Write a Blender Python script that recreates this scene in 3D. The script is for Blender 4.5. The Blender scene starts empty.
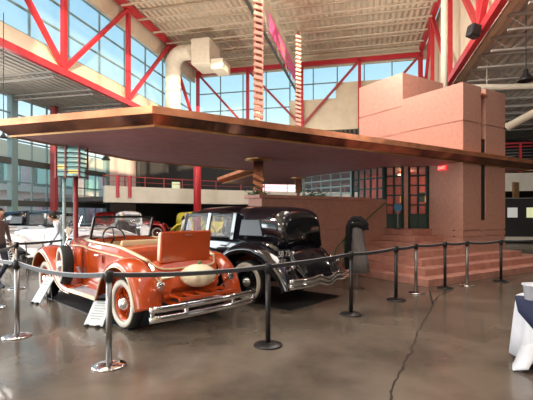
import bpy, bmesh, math, random
from mathutils import Vector, Matrix
random.seed(7)
C = bpy.context.scene.collection
PI = math.pi
R = math.radians
# ------------------------------------------------------------------ camera
F = 410.0
cam_d = bpy.data.cameras.new('camera'); cam = bpy.data.objects.new('camera', cam_d); C.objects.link(cam)
cam_d.sensor_fit = 'HORIZONTAL'; cam_d.sensor_width = 36.0; cam_d.lens = 36.0*F/533.0
cam_d.shift_y = 14.0/533.0; cam_d.clip_end = 400
cam.location = (0, 0, 1.6); cam.rotation_euler = (PI/2, 0, 0)
bpy.context.scene.camera = cam
# ------------------------------------------------------------------ the hall is turned against the view by 13.4 degrees
HA = R(13.4)
HX = Vector((math.cos(HA), -math.sin(HA), 0)); HY = Vector((math.sin(HA), math.cos(HA), 0))
def H(x, y, z=0): return HX*x + HY*y + Vector((0, 0, z))
# ------------------------------------------------------------------ world, sun, exposure
w = bpy.data.worlds.new('sky'); bpy.context.scene.world = w; w.use_nodes = True
nt = w.node_tree; bg = nt.nodes['Background']
tc = nt.nodes.new('ShaderNodeTexCoord'); sx = nt.nodes.new('ShaderNodeSeparateXYZ'); cr = nt.nodes.new('ShaderNodeValToRGB')
nt.links.new(tc.outputs['Generated'], sx.inputs[0]); nt.links.new(sx.outputs['Z'], cr.inputs[0]); nt.links.new(cr.outputs[0], bg.inputs[0])
E_ = cr.color_ramp.elements
E_[0].position = 0.0; E_[0].color = (1.3, 1.35, 1.4, 1); E_[1].position = .75; E_[1].color = (0.12, 0.30, 0.48, 1)
for ps_, c_ in ((.12, (0.60, 0.74, 0.77, 1)), (.27, (0.30, 0.52, 0.62, 1)), (.45, (0.17, 0.38, 0.54, 1))):
    e_ = E_.new(ps_); e_.color = c_
bg.inputs[1].default_value = 1.2
sd = bpy.data.lights.new('sun', 'SUN'); sun = bpy.data.objects.new('sun', sd); C.objects.link(sun)
sd.energy = 6.0; sd.color = (1.0, 0.80, 0.52); sd.angle = R(0.6)
sv = HX*-1.0 + HY*1.35 + Vector((0, 0, -0.15))
sun.rotation_euler = sv.to_track_quat('-Z', 'Y').to_euler(); sun.location = H(20, -20, 20)
def area(name, loc, size, e, col=(1, .9, .78), rot=(0, 0, 0), sy=None):
    d = bpy.data.lights.new(name, 'AREA'); d.energy = e; d.size = size; d.color = col
    if sy: d.shape = 'RECTANGLE'; d.size_y = sy
    o = bpy.data.objects.new(name, d); C.objects.link(o); o.location = loc; o.rotation_euler = rot
    return o
BY0 = -9.0
def fill_point(x, y, z, e, col=(1, .93, .85), s=.35):
    d = bpy.data.lights.new('fill_lamp', 'POINT'); d.energy = e; d.color = col; d.shadow_soft_size = s  # point lights added to fill the hall, not real fittings
    o = bpy.data.objects.new('fill_lamp', d); C.objects.link(o); o.location = H(x, y, z); return o
for x_, e_ in ((-9.5, 760), (0.5, 170)):
    for y_ in (-5, 2): fill_point(x_, y_, 7.6, e_)
for x_ in (-8.5, 0.5):
    for y_ in (13, 21): fill_point(x_, y_, 7.4, 260)
for y_ in (0, 9, 20): fill_point(10, y_, 5.6, 90)
for y_ in (2, 14): fill_point(-14.6, y_, 6.0, 50)
fill_point(-3, 27, 6, 40); fill_point(-9, 27, 1.9, 20); fill_point(-2, 33, 5.5, 25)
area('near_wall_fill', H(-8.5, BY0+.1, 2.6), 8, 260, (.95, .97, 1), (R(90), 0, -HA), 4)  # added fill lamp before the solid near wall, no opening there
area('left_window_fill', H(-16.6, 4, 3.2), 12, 1050, (.93, .97, 1), (R(90), 0, -HA-R(90)), 4.5)  # added area lamp inside the left glass, boosts its daylight
area('overhead_fill', H(1.5, 8.5, 11.2), 3.0, 330, (1, .92, .84), (0, 0, -HA), 6)  # this and the next are added overhead fill, not roof fittings
area('overhead_fill', H(-7, 5, 11.2), 3.0, 350, (1, .93, .87), (0, 0, -HA), 6)
bpy.context.scene.view_settings.view_transform = 'Standard'
bpy.context.scene.view_settings.look = 'None'
bpy.context.scene.view_settings.gamma = 1.0
bpy.context.scene.view_settings.use_curve_mapping = False
bpy.context.scene.view_settings.exposure = 0.62

# ------------------------------------------------------------------ materials
MT = {}
def mat(name, col, rough=.6, metal=0, noise=0, scale=6, bump=0, coat=0, emit=0, alpha=1, trans=0, col2=None, detail=4, stretch=None):
    m = bpy.data.materials.new(name); m.use_nodes = True; n = m.node_tree; b = n.nodes['Principled BSDF']
    b.inputs['Roughness'].default_value = rough; b.inputs['Metallic'].default_value = metal
    b.inputs['Coat Weight'].default_value = coat; b.inputs['Coat Roughness'].default_value = .04
    b.inputs['Base Color'].default_value = (*col, 1)
    if trans: b.inputs['Transmission Weight'].default_value = trans; b.inputs['IOR'].default_value = 1.1
    if alpha < 1: b.inputs['Alpha'].default_value = alpha
    if emit: b.inputs['Emission Color'].default_value = (*col, 1); b.inputs['Emission Strength'].default_value = emit
    t = n.nodes.new('ShaderNodeTexCoord'); src = t.outputs['Object']
    if stretch:
        mp = n.nodes.new('ShaderNodeMapping'); mp.inputs['Scale'].default_value = stretch; n.links.new(src, mp.inputs[0]); src = mp.outputs[0]
    nz = n.nodes.new('ShaderNodeTexNoise'); nz.inputs['Scale'].default_value = scale; nz.inputs['Detail'].default_value = detail
    n.links.new(src, nz.inputs['Vector'])
    c2 = col2 or tuple(max(0, c*(1-noise)) for c in col)
    c1 = col if col2 else tuple(min(1, c*(1+noise)) for c in col)
    rp = n.nodes.new('ShaderNodeValToRGB'); rp.color_ramp.elements[0].position = .35; rp.color_ramp.elements[1].position = .65
    rp.color_ramp.elements[0].color = (*c2, 1); rp.color_ramp.elements[1].color = (*c1, 1)
    n.links.new(nz.outputs['Fac'], rp.inputs[0])
    if (noise or col2): n.links.new(rp.outputs[0], b.inputs['Base Color'])
    if bump:
        bp = n.nodes.new('ShaderNodeBump'); bp.inputs['Strength'].default_value = bump; bp.inputs['Distance'].default_value = .01
        n.links.new(nz.outputs['Fac'], bp.inputs['Height']); n.links.new(bp.outputs[0], b.inputs['Normal'])
    MT[name] = m
    return m
mat('floor', (.125, .103, .080), .24, noise=.34, scale=1.3, detail=10, coat=.15)
mat('stucco', (.49, .255, .195), .8, noise=.07, scale=10, bump=.5, detail=10)
mat('step', (.54, .26, .20), .6, noise=.14, scale=4, bump=.2, detail=8)
mat('soffit', (.42, .22, .25), .55, noise=.10, scale=4, detail=8)
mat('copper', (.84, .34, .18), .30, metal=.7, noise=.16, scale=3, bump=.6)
mat('copper_dark', (.50, .24, .16), .16, metal=.9, col2=(.10, .045, .04), scale=1.6, bump=.5)  # dark blotches paint in the mirrored reflections of the underband
mat('brass', (.85, .52, .25), .3, metal=1, noise=.1, scale=5)
mat('green_frame', (.012, .045, .035), .4)
mat('green_rail', (.02, .16, .06), .4)
mat('pale_frame', (.35, .48, .46), .4)
mat('red_steel', (.50, .025, .035), .45, noise=.08, scale=3)
mat('dull_red', (.35, .05, .05), .5)
mat('cream', (.66, .58, .42), .8, noise=.05, scale=2)
mat('white_wall', (.72, .68, .58), .8, noise=.04, scale=2)
mat('joist', (.58, .50, .38), .7)
mat('duct', (.75, .69, .55), .6, noise=.06, scale=4)
mat('mullion', (.20, .30, .30), .4)
mat('mullion_dark', (.07, .08, .07), .5)
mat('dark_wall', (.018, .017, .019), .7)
mat('grey_wall', (.10, .095, .09), .8)
mat('black_metal', (.012, .012, .013), .35)
mat('black_plastic', (.015, .015, .016), .5)
mat('chrome', (.82, .82, .84), .08, metal=1)
mat('steel', (.27, .265, .26), .33, metal=1)
mat('belt', (.05, .052, .058), .45)
mat('belt_edge', (.5, .5, .52), .5)
mat('orange_paint', (.54, .072, .010), .25, coat=1, noise=.05, scale=1)
mat('cream_paint', (.76, .60, .36), .3, coat=.6)
mat('tan_leather', (.50, .30, .15), .5, noise=.15, scale=8, bump=.2)
mat('cream_leather', (.75, .68, .52), .5, noise=.05, scale=8)
mat('black_paint', (.006, .006, .009), .12, coat=1)
mat('white_paint', (.75, .76, .78), .25, coat=1)
mat('yellow_paint', (.85, .72, .08), .25, coat=1)
mat('red_paint', (.5, .03, .03), .25, coat=1)
mat('red_leather', (.5, .02, .04), .5)
mat('blue_paint', (.05, .2, .4), .25, coat=1)
mat('navy_cloth', (.012, .02, .055), .9, noise=.1, scale=30)
mat('rubber', (.014, .014, .015), .75, noise=.1, scale=20)
mat('whitewall', (.62, .58, .50), .6)
mat('mat_black', (.013, .012, .013), .8, noise=.2, scale=30)
mat('board', (.5, .6, .7), .35, metal=.3)
mat('sign_white', (.60, .67, .70), .4)
mat('ink', (.30, .35, .40), .6)
mat('linen', (.66, .69, .76), .8, noise=.03, scale=10)
mat('fur', (.005, .005, .006), .95, noise=.3, scale=60, bump=1)
mat('grey_dress', (.17, .155, .155), .85, noise=.12, scale=5, stretch=(8, 8, .5))
mat('pumpkin', (.80, .72, .52), .5, noise=.05, scale=6)
mat('stem', (.10, .25, .06), .6)
mat('leaf', (.05, .13, .05), .6, noise=.3, scale=10)
mat('skin', (.55, .32, .22), .55)
mat('hair_dark', (.02, .014, .01), .7); mat('hair_grey', (.45, .43, .42), .7); mat('hair_blond', (.5, .33, .16), .7)
mat('shirt_brown', (.20, .14, .125), .8); mat('shirt_stripe', (.55, .6, .65), .8); mat('shirt_white', (.7, .7, .7), .8); mat('shirt_black', (.02, .02, .025), .8)
mat('trousers', (.04, .045, .07), .8)
mat('pink_banner', (.85, .13, .35), .7, noise=.25, scale=5)
mat('banner_ink', (.35, .25, .1), .7)
mat('glass', (.9, .97, 1), .02, alpha=.07)
mat('dark_glass', (.008, .009, .012), .3)
mat('glow_glass', (.55, .95, .88), .1, alpha=.35, emit=.35)  # emission paints in the outside light seen through the glass
mat('glow_yellow', (.85, .62, .15), .2, emit=.5)  # glow paints in yellow light from outside, no lamp within
mat('lamp_glow', (1, .62, .25), .5, emit=9)
mat('exit_red', (1, .04, .04), .5, emit=.7); mat('exit_pale', (1, .5, .42), .5, emit=.9)
mat('red_room', (.45, .085, .05), .6, noise=.15, scale=1.5)
mat('pink_lit', (.85, .25, .42), .6)
mat('poster', (.75, .8, .5), .6, emit=.35); mat('poster_pale', (.7, .72, .7), .6, emit=.2)
mat('out_pink', (.88, .70, .66), .8, noise=.05, scale=2); mat('out_tan', (.88, .74, .50), .8); mat('out_ground', (.35, .38, .30), .9, noise=.2, scale=1)
mat('out_green', (.12, .3, .25), .6); mat('out_magenta', (.85, .45, .52), .7, noise=.3, scale=2)
mat('plate_ink', (.75, .75, .75), .5)
mat('crack', (.03, .02, .016), .9)
# corrugated roof deck: ribs in the bump, faint random mottling in the colour
def deck(name, col, ang):
    m = mat(name, col, .75, noise=.08, scale=1.2); n = m.node_tree; b = n.nodes['Principled BSDF']
    t = n.nodes.new('ShaderNodeTexCoord'); mp = n.nodes.new('ShaderNodeMapping'); mp.inputs['Rotation'].default_value = (0, 0, ang)
    wv = n.nodes.new('ShaderNodeTexWave'); wv.inputs['Scale'].default_value = 1.0; wv.bands_direction = 'X'
    bp = n.nodes.new('ShaderNodeBump'); bp.inputs['Strength'].default_value = 1; bp.inputs['Distance'].default_value = .09
    n.links.new(t.outputs['Object'], mp.inputs[0]); n.links.new(mp.outputs[0], wv.inputs['Vector']); n.links.new(wv.outputs['Fac'], bp.inputs['Height'])
    n.links.new(bp.outputs[0], b.inputs['Normal'])
    return m
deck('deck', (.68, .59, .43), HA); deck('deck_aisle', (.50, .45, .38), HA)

# ------------------------------------------------------------------ mesh helpers
ROOTM = {}
class MB:
    def __init__(s): s.b = bmesh.new(); s.bev = 0
    def quad(s, pts):
        vs = [s.b.verts.new(p) for p in pts]; s.b.faces.new(vs); return s
    def hexa(s, lo, hi):
        a = [s.b.verts.new(p) for p in lo]; c = [s.b.verts.new(p) for p in hi]; n = len(a)
        s.b.faces.new(a[::-1]); s.b.faces.new(c)
        for i in range(n): s.b.faces.new((a[i], a[(i+1) % n], c[(i+1) % n], c[i]))
        return s
    def box(s, c, size, rz=0, rx=0, ry=0):
        M = Matrix.Translation(c) @ Matrix.Rotation(rz, 4, 'Z') @ Matrix.Rotation(ry, 4, 'Y') @ Matrix.Rotation(rx, 4, 'X')
        x, y, z = [k/2 for k in size]
        lo = [M @ Vector(p) for p in ((-x, -y, -z), (x, -y, -z), (x, y, -z), (-x, y, -z))]
        hi = [M @ Vector(p) for p in ((-x, -y, z), (x, -y, z), (x, y, z), (-x, y, z))]
        return s.hexa(lo, hi)
    def prism(s, poly, z0, z1):
        return s.hexa([Vector((p[0], p[1], z0)) for p in poly], [Vector((p[0], p[1], z1)) for p in poly])
    def beam(s, p, q, w, h=None, up=(0, 0, 1)):
        p, q = Vector(p), Vector(q); h = h or w; d = (q-p).normalized(); u = Vector(up)
        if abs(d.dot(u)) > .98: u = HY
        sd_ = d.cross(u).normalized()*w/2; u = sd_.cross(d).normalized()*h/2
        return s.hexa([p-sd_-u, p+sd_-u, p+sd_+u, p-sd_+u], [q-sd_-u, q+sd_-u, q+sd_+u, q-sd_+u])
    def tube(s, pts, r, n=8, closed=False, ry=None):
        pts = [Vector(p) for p in pts]; rings = []; m = len(pts); prev = None
        for i, p in enumerate(pts):
            if closed: d = (pts[(i+1) % m]-pts[i-1])
            else: d = pts[min(i+1, m-1)]-pts[max(i-1, 0)]
            d.normalize()
            if prev is None:
                u = Vector((0, 0, 1)) if abs(d.z) < .95 else Vector((1, 0, 0)); a = d.cross(u).normalized()
            else:
                a = (prev - d*prev.dot(d)).normalized()
            prev = a; c = d.cross(a)
            rr = r[i] if isinstance(r, (list, tuple)) else r
            rings.append([s.b.verts.new(p + a*math.cos(t)*rr + c*math.sin(t)*(ry or rr)) for t in [2*PI*k/n for k in range(n)]])
        for i in range(m if closed else m-1):
            A, B = rings[i], rings[(i+1) % m]
            for k in range(n): s.b.faces.new((A[k], A[(k+1) % n], B[(k+1) % n], B[k]))
        if not closed: s.b.faces.new(rings[0][::-1]); s.b.faces.new(rings[-1])
        return s
    def lathe(s, prof, M=None, n=24, close=False):
        M = M or Matrix.Identity(4); rings = []
        for r, z in prof:
            if r < 1e-5: rings.append([s.b.verts.new(M @ Vector((0, 0, z)))])
            else: rings.append([s.b.verts.new(M @ Vector((r*math.cos(2*PI*k/n), r*math.sin(2*PI*k/n), z))) for k in range(n)])
        L = len(rings)
        for i in range(L if close else L-1):
            A, B = rings[i], rings[(i+1) % L]
            if len(A) == 1 and len(B) == 1: continue
            for k in range(n):
                if len(A) == 1: s.b.faces.new((A[0], B[(k+1) % n], B[k]))
                elif len(B) == 1: s.b.faces.new((A[k], A[(k+1) % n], B[0]))
                else: s.b.faces.new((A[k], A[(k+1) % n], B[(k+1) % n], B[k]))
        return s
    def ball(s, c, r, n=12, sc=(1, 1, 1)):
        return s.lathe([(r*math.sin(PI*i/8), -r*math.cos(PI*i/8)) for i in range(9)], Matrix.Translation(c) @ Matrix.Diagonal((*sc, 1)), n)
    def loft(s, rings, caps=True, closed=True):
        V = [[s.b.verts.new(p) for p in r] for r in rings]; n = len(V[0])
        for A, B in zip(V, V[1:]):
            for k in range(n if closed else n-1):
                s.b.faces.new((A[k], A[(k+1) % n], B[(k+1) % n], B[k]))
        if caps and closed: s.b.faces.new(V[0][::-1]); s.b.faces.new(V[-1])
        return s
    def build(s, name, m, parent=None, local=False, smooth=False, bevel=0, origin=True, sub=0, solid=0):
        bmesh.ops.remove_doubles(s.b, verts=s.b.verts, dist=1e-5)
        bmesh.ops.recalc_face_normals(s.b, faces=s.b.faces)
        vs = s.b.verts; off = None
        if parent is not None and not local: s.b.transform(ROOTM[parent.name].inverted())
        elif parent is None and origin and len(vs):
            xs = [v.co.x for v in vs]; ys = [v.co.y for v in vs]; zs = [v.co.z for v in vs]
            off = Vector(((min(xs)+max(xs))/2, (min(ys)+max(ys))/2, min(zs))); s.b.transform(Matrix.Translation(-off))
        me = bpy.data.meshes.new(name); s.b.to_mesh(me); s.b.free()
        o = bpy.data.objects.new(name, me); C.objects.link(o); me.materials.append(MT[m] if isinstance(m, str) else m)
        if off: o.location = off
        if parent is not None: o.parent = parent; ROOTM[o.name] = ROOTM[parent.name]
        if smooth:
            for p in me.polygons: p.use_smooth = True
        if solid:
            d = o.modifiers.new('s', 'SOLIDIFY'); d.thickness = solid; d.offset = 0
        if bevel:
            d = o.modifiers.new('b', 'BEVEL'); d.width = bevel; d.segments = 2; d.limit_method = 'ANGLE'
        if sub:
            d = o.modifiers.new('u', 'SUBSURF'); d.levels = sub; d.render_levels = sub
        return o
def tag(o, label=None, cat=None, group=None, kind=None):
    if label: o['label'] = label
    if cat: o['category'] = cat
    if group: o['group'] = group
    if kind: o['kind'] = kind
    return o
def struct(o): o['kind'] = 'structure'; return o
def root(name, loc, rz, label, cat, group=None):
    o = bpy.data.objects.new(name, None); C.objects.link(o); o.location = loc; o.rotation_euler = (0, 0, rz); o.empty_display_size = .1
    ROOTM[o.name] = Matrix.Translation(loc) @ Matrix.Rotation(rz, 4, 'Z')
    return tag(o, label, cat, group)
def copy_tree(o, parent=None):
    c = o.copy(); C.objects.link(c); ROOTM[c.name] = Matrix.Identity(4)
    if parent is not None: c.parent = parent
    for ch in list(o.children): copy_tree(ch, c)
    return c
def text(name, body, size, m, parent, M, depth=.004):
    cu = bpy.data.curves.new(name, 'FONT'); cu.body = body; cu.size = size; cu.extrude = depth; cu.align_x = 'CENTER'; cu.align_y = 'CENTER'
    tmp = bpy.data.objects.new(name+'_t', cu); C.objects.link(tmp)
    dg = bpy.context.evaluated_depsgraph_get(); me = bpy.data.meshes.new_from_object(tmp.evaluated_get(dg))
    bpy.data.objects.remove(tmp); me.transform(M); me.materials.clear(); me.materials.append(MT[m])
    o = bpy.data.objects.new(name, me); C.objects.link(o); o.parent = parent
    return o
def hb(x0, x1, y0, y1, z0, z1, mb=None):     # box in the hall's directions
    mb = mb or MB(); P = [H(x0, y0), H(x1, y0), H(x1, y1), H(x0, y1)]
    return mb.prism([(p.x, p.y) for p in P], z0, z1)

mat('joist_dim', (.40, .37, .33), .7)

mat('pole_band', (.72, .38, .30), .45, metal=.3, noise=.1, scale=5)

mat('patch_glow', (1, .72, .80), .6, emit=.8)  # emission stands in for a bright pink patch
# ================================================================== THE HALL
LX, RX, FY, BY = -12.0, 3.61, 28.4, -9.0      # nave walls (left, right), far gable, near end
Z1, Z2 = 7.38, 12.3
MX = -17.0                                    # left glass wall
struct(hb(-17.3, 24, -9, 46, -.3, 0).build('floor', 'floor'))
struct(hb(LX-.2, RX+.3, BY, FY+.3, Z2+.35, Z2+.5).build('ceiling', 'deck'))
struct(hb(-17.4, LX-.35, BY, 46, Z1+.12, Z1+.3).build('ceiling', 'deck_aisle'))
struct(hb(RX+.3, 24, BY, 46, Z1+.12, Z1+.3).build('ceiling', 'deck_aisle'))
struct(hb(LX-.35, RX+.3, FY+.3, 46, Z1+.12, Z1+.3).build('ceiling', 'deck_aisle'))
struct(hb(-17.4, 24, 45.8, 46, 0, Z1+.7).build('wall_back', 'dark_wall'))
struct(hb(23.8, 24, -9, 46, 0, Z1+.7).build('wall_right', 'grey_wall'))
mb = MB(); hb(-17.4, 24, BY-.3, BY, 0, Z1+.7, mb); hb(LX-.6, RX+.6, BY-.3, BY, Z1+.7, Z2+.5, mb)
struct(mb.build('wall_near', 'cream'))
# left clerestory: header, sloping sill, glazing
mb = MB(); hb(LX-.5, LX-.3, BY, FY+.3, 11.45, Z2+.4, mb)
struct(mb.build('wall_left', 'cream'))
mb = MB()
mb.hexa([H(LX-.05, BY, Z1+.13), H(LX-.05, BY, Z1+.2), H(LX-.5, BY, 8.42), H(LX-.75, BY, 8.42), H(LX-.75, BY, Z1+.13)], [H(LX-.05, FY, Z1+.13), H(LX-.05, FY, Z1+.2), H(LX-.5, FY, 8.42), H(LX-.75, FY, 8.42), H(LX-.75, FY, Z1+.13)])
struct(mb.build('trim_1', 'cream'))
def glazing(n, p0, p1, z0, z1, cols, rows, fm='mullion', fw=.07, glass='glass'):
    """a window of real bars and one sheet of glass between two ground points"""
    p0, p1 = Vector(p0), Vector(p1); d = (p1-p0).normalized(); L = (p1-p0).length; up = Vector((0, 0, 1))
    ctr = (p0+p1)/2
    r = bpy.data.objects.new('window_%d' % n, None); C.objects.link(r); r.location = (ctr.x, ctr.y, z0); r['kind'] = 'structure'
    ROOTM[r.name] = Matrix.Translation(r.location)
    mb = MB()
    for i in range(cols+1):
        q = p0+d*L*i/cols; mb.beam(q+up*z0, q+up*z1, fw, fw)
    rz = rows if isinstance(rows, list) else [z0+(z1-z0)*k/rows for k in range(rows+1)]
    for z in rz: mb.beam(p0+up*z, p1+up*z, fw, fw)
    mb.build('window_frame', fm, r)
    nrm = d.cross(up)*.008
    MB().hexa([p0+up*z0-nrm, p1+up*z0-nrm, p1+up*z0+nrm, p0+up*z0+nrm], [p0+up*z1-nrm, p1+up*z1-nrm, p1+up*z1+nrm, p0+up*z1+nrm]).build('window_pane', glass, r)
    return r
glazing(1, H(LX-.6, 2.5), H(LX-.6, FY), 8.4, 11.5, 12, [8.45, 9.4, 10.45, 11.45])
# right clerestory: cream panels beyond y=11, open glazing before
struct(hb(RX+.35, RX+.55, 11.5, FY+.3, Z1+.1, Z2+.4).build('wall_right', 'cream'))
glazing(2, H(RX+.45, BY), H(RX+.45, 11.5), Z1+.2, Z2+.3, 10, 3)
# far gable: glass above, cream wall under, stepped sills
mb = MB()
hb(LX-.3, RX+.4, FY+.05, FY+.25, 11.75, Z2+.4, mb)
hb(-5.1, -1.7, FY+.05, FY+.25, Z1, 9.55, mb)
hb(-1.7, RX+.4, FY+.05, FY+.25, Z1, 10.6, mb)
hb(-1.9, -1.7, FY+.05, FY+.25, 9.5, 10.6, mb)
hb(LX-.3, -5.1, FY+.05, FY+.25, Z1, 7.9, mb)
struct(mb.build('wall_far', 'cream'))
glazing(3, H(LX, FY+.15), H(-5.1, FY+.15), 7.85, 11.8, 4, 3, fm='mullion')
glazing(4, H(-5.1, FY+.15), H(-1.8, FY+.15), 9.5, 11.8, 2, 2, fm='mullion')
glazing(5, H(-1.8, FY+.15), H(RX, FY+.15), 10.55, 11.8, 3, 1, fm='mullion')
# red roof trusses
ys = [0.3+4.7*k for k in range(6)]+[FY-.15]
def chord_truss(x, label, side):
    r = root('roof_truss', H(x, 12, Z1), -HA, label, 'roof truss')
    hb(x-.1, x+.1, BY, FY, Z1-.13, Z1+.14).build('bottom_chord', 'red_steel', r)
    hb(x-.12, x+.12, BY, FY, Z2-.1, Z2+.25).build('top_chord', 'red_steel', r)
    for i, y in enumerate(ys): hb(x-.09, x+.09, y-.11, y+.11, Z1+.2, Z2).build('post', 'red_steel', r)
    for a, b, up in ((0, 1, 0), (1, 2, 1), (2, 3, 0), (3, 4, 1), (4, 5, 1), (5, 6, 0)):
        z0, z1 = (Z1+.15, Z2) if up else (Z2, Z1+.15)
        MB().beam(H(x, ys[a], z0), H(x, ys[b], z1), .17, .17, up=HX).build('brace', 'red_steel', r)
    return r
chord_truss(LX+.05, 'long red steel truss in front of the tall blue-sky windows on the left', 0)
chord_truss(RX, 'red steel truss running over the pink tower on the right', 1)
r = root('roof_truss', H(-4, FY-.2, Z1), -HA, 'far red steel truss with crossed braces before the end windows', 'roof truss')
hb(LX, RX, FY-.3, FY-.1, Z2-.5, Z2-.22).build('top_chord', 'red_steel', r)
xs = [LX+.1, -8.1, -4.2, -.3, RX-.1]
for x in xs: hb(x-.1, x+.1, FY-.3, FY-.1, Z1, Z2-.3).build('post', 'red_steel', r)
for a, b, up in ((0, 1, 0), (1, 2, 0), (2, 3, 1), (3, 4, 1)):
    z0, z1 = (Z1+.3, Z2-.4) if up else (Z2-.4, Z1+.3)
    MB().beam(H(xs[a], FY-.2, z0), H(xs[b], FY-.2, z1), .15, .15, up=HY).build('brace', 'dull_red', r)
# open web joists under the decks
def joist(x0, x1, y, zt, h, n, label, group, m='joist'):
    r = root('roof_joist', H((x0+x1)/2, y, zt-h), -HA, label, 'roof joist', group)
    hb(x0, x1, y-.06, y+.06, zt-.07, zt).build('top_chord', m, r)
    hb(x0, x1, y-.05, y+.05, zt-h, zt-h+.06).build('bottom_chord', m, r)
    mb = MB(); st = (x1-x0)/n
    for i in range(n):
        a = x0+i*st; mb.beam(H(a, y, zt-.04), H(a+st/2, y, zt-h+.03), .016); mb.beam(H(a+st/2, y, zt-h+.03), H(a+st, y, zt-.04), .016)
    mb.build('web', m, r)
    return r
j0 = None
for k in range(7):
    y = 18.4+k*1.6
    if j0 is None: j0 = joist(LX+.1, RX-.1, y, Z2+.33, .55, 14, 'cream open-web steel joist spanning the high roof above the pink tower', 'joists of the high roof')
    else:
        c = copy_tree(j0); c.location = H((LX+RX)/2, y, Z2+.33-.55)
j1 = None
for k in range(9):
    y = 9.4+k*2.5
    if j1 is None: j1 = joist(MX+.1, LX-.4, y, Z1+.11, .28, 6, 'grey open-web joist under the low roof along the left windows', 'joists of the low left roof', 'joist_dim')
    else:
        c = copy_tree(j1); c.location = H((MX+.1+LX-.4)/2, y, Z1+.11-.28)
j2 = None
for k in range(14):
    y = 8.6+k*1.6
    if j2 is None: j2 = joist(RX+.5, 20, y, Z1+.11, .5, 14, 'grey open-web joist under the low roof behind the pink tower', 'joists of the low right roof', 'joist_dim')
    else:
        c = copy_tree(j2); c.location = H((RX+.5+20)/2, y, Z1+.11-.5)
# ridge girder and pink banner
r = root('ridge_girder', H(-4.6, 16, 10.05), -HA, 'cream girder running away along the middle of the high roof', 'girder')
hb(-4.7, -4.33, 8, FY-.3, 11.12, 11.5).build('top_chord', 'joist', r)
hb(-4.62, -4.5, 8, FY-.3, 10.05, 10.13).build('bottom_chord', 'mullion_dark', r)
mb = MB()
for k in range(8): mb.beam(H(-4.56, 9+k*2.4, 11.2), H(-4.56, 10.2+k*2.4, 10.1), .05); mb.beam(H(-4.56, 10.2+k*2.4, 10.1), H(-4.56, 11.4+k*2.4, 11.2), .05)
mb.build('web', 'joist', r)
r = root('banner', H(-4.34, 22.8, 10.2), -HA, 'long pink banner stretched along the girder under the high roof', 'banner')
hb(-4.36, -4.33, 18.8, 26.8, 10.2, 11.08).build('cloth', 'pink_banner', r)
mb = MB()
for k in range(9): hb(-4.329, -4.320, 20.6+k*.4, 20.78+k*.4, 10.45+.06*math.sin(k*2.1), 10.75+.05*math.sin(k*3.3), mb)
mb.build('lettering', 'banner_ink', r)
# ducts and pipes
mb = MB()
pts = [H(-11.45, 23.2, 7.45), H(-11.45, 23.2, 10.4)]
for a in range(0, 91, 15): pts.append(H(-11.45+.75*(1-math.cos(R(a))), 23.2, 10.7+.75*math.sin(R(a))))
pts.append(H(-9.7, 23.2, 11.45))
r = root('air_duct', H(-11.45, 23.2, 7.45), -HA, 'fat cream air duct bending off the wall at the far left corner', 'duct')
mb.tube(pts, .47, 20).build('pipe', 'duct', r, smooth=True)
hb(-9.9, -8.75, 22.4, 24.2, 10.4, 11.9).build('plenum_box', 'duct', r, bevel=.03)
hb(-8.75, -8.0, 22.6, 24, 10.1, 10.7).build('outlet_box', 'duct', r, bevel=.03)
tag(MB().tube([(6.68, 15.4, 5.6), (6.68, 15.4, 12.5)], .12, 16).build('drain_pipe', 'duct', smooth=True), 'upright cream pipe rising behind the pink tower to the roof', 'pipe')
r = root('roof_drain_pipe', H(8, 14, 6.3), -HA, 'level cream pipe hung under the low roof right of the tower', 'pipe')
MB().tube([(8.0, 16, 6.55), (18, 16.0, 6.72)], .1, 14).build('pipe', 'duct', r, smooth=True)
for x in (8.6, 11, 14): MB().tube([(x, 16, 6.6), (x, 16, Z1+.11)], .015, 6).build('hanger_rod', 'duct', r)
r = root('spiral_duct', H(9, 17, 4.5), -HA, 'slanting cream duct at the right edge, below the level pipe', 'duct')
p, q = Vector((9.55, 16.2, 1.6+87*16.2/410)), Vector((9.6, 14.0, 5.0)); q = Vector((10.2, 15.2, 1.6+105*15.2/410))
d = (q-p)
MB().tube([p, p+d*5], .16, 18).build('pipe', 'duct', r, smooth=True)
MB().tube([p-d*.02, p+d*.05], .18, 18).build('end_ring', 'white_wall', r, smooth=True)
# loudspeaker on the right truss
sp = H(RX-.3, 13.9, Z1-.1)
r = root('loudspeaker', sp, -HA+R(25), 'black loudspeaker hung at the foot of the red posts, upper right', 'loudspeaker')
MB().box((0, 0, 0), (.34, .3, .38), ry=R(14)).build('cabinet', 'black_plastic', r, local=True, bevel=.05)
MB().box((.0, -.16, 0), (.28, .02, .32), ry=R(14)).build('grille', 'mat_black', r, local=True)
MB().beam((.1, 0, .1), (.42, .05, .1), .05).build('bracket', 'black_metal', r, local=True)
# pendant lamps
def pendant(x, z, D, px, s, label):
    r = root('pendant_lamp', ((px-266.5)/410*D, D, z), 0, label, 'lamp')
    MB().lathe([(.03, .34), (.06, .33), (.07, .22), (.20, .06), (.24, 0), (.225, 0), (.18, .06), (.05, .2), (0, .2)], Matrix.Scale(s, 4), 20).build('lamp_shade', 'black_metal', r, local=True, smooth=True)
    MB().tube([(0, 0, .33*s), (0, 0, Z1+.11-z)], .012, 6).build('cord', 'black_plastic', r, local=True)
pendant(0, 1.6+133*12/410, 12, 526, 1.0, 'black bell lamp hanging at the upper right edge of the hall')
pendant(0, 1.6+76*12/410, 12, 3.5, .5, 'black bell lamp hanging before the left glass wall')
pendant(0, 1.6+54*20/410, 20, 106, .9, 'black bell lamp hanging beyond the canopy, left of the balcony')
pendant(0, 1.6+56*24/410, 24, 133, .7, 'small black lamp hanging over the balcony rail')
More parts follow.
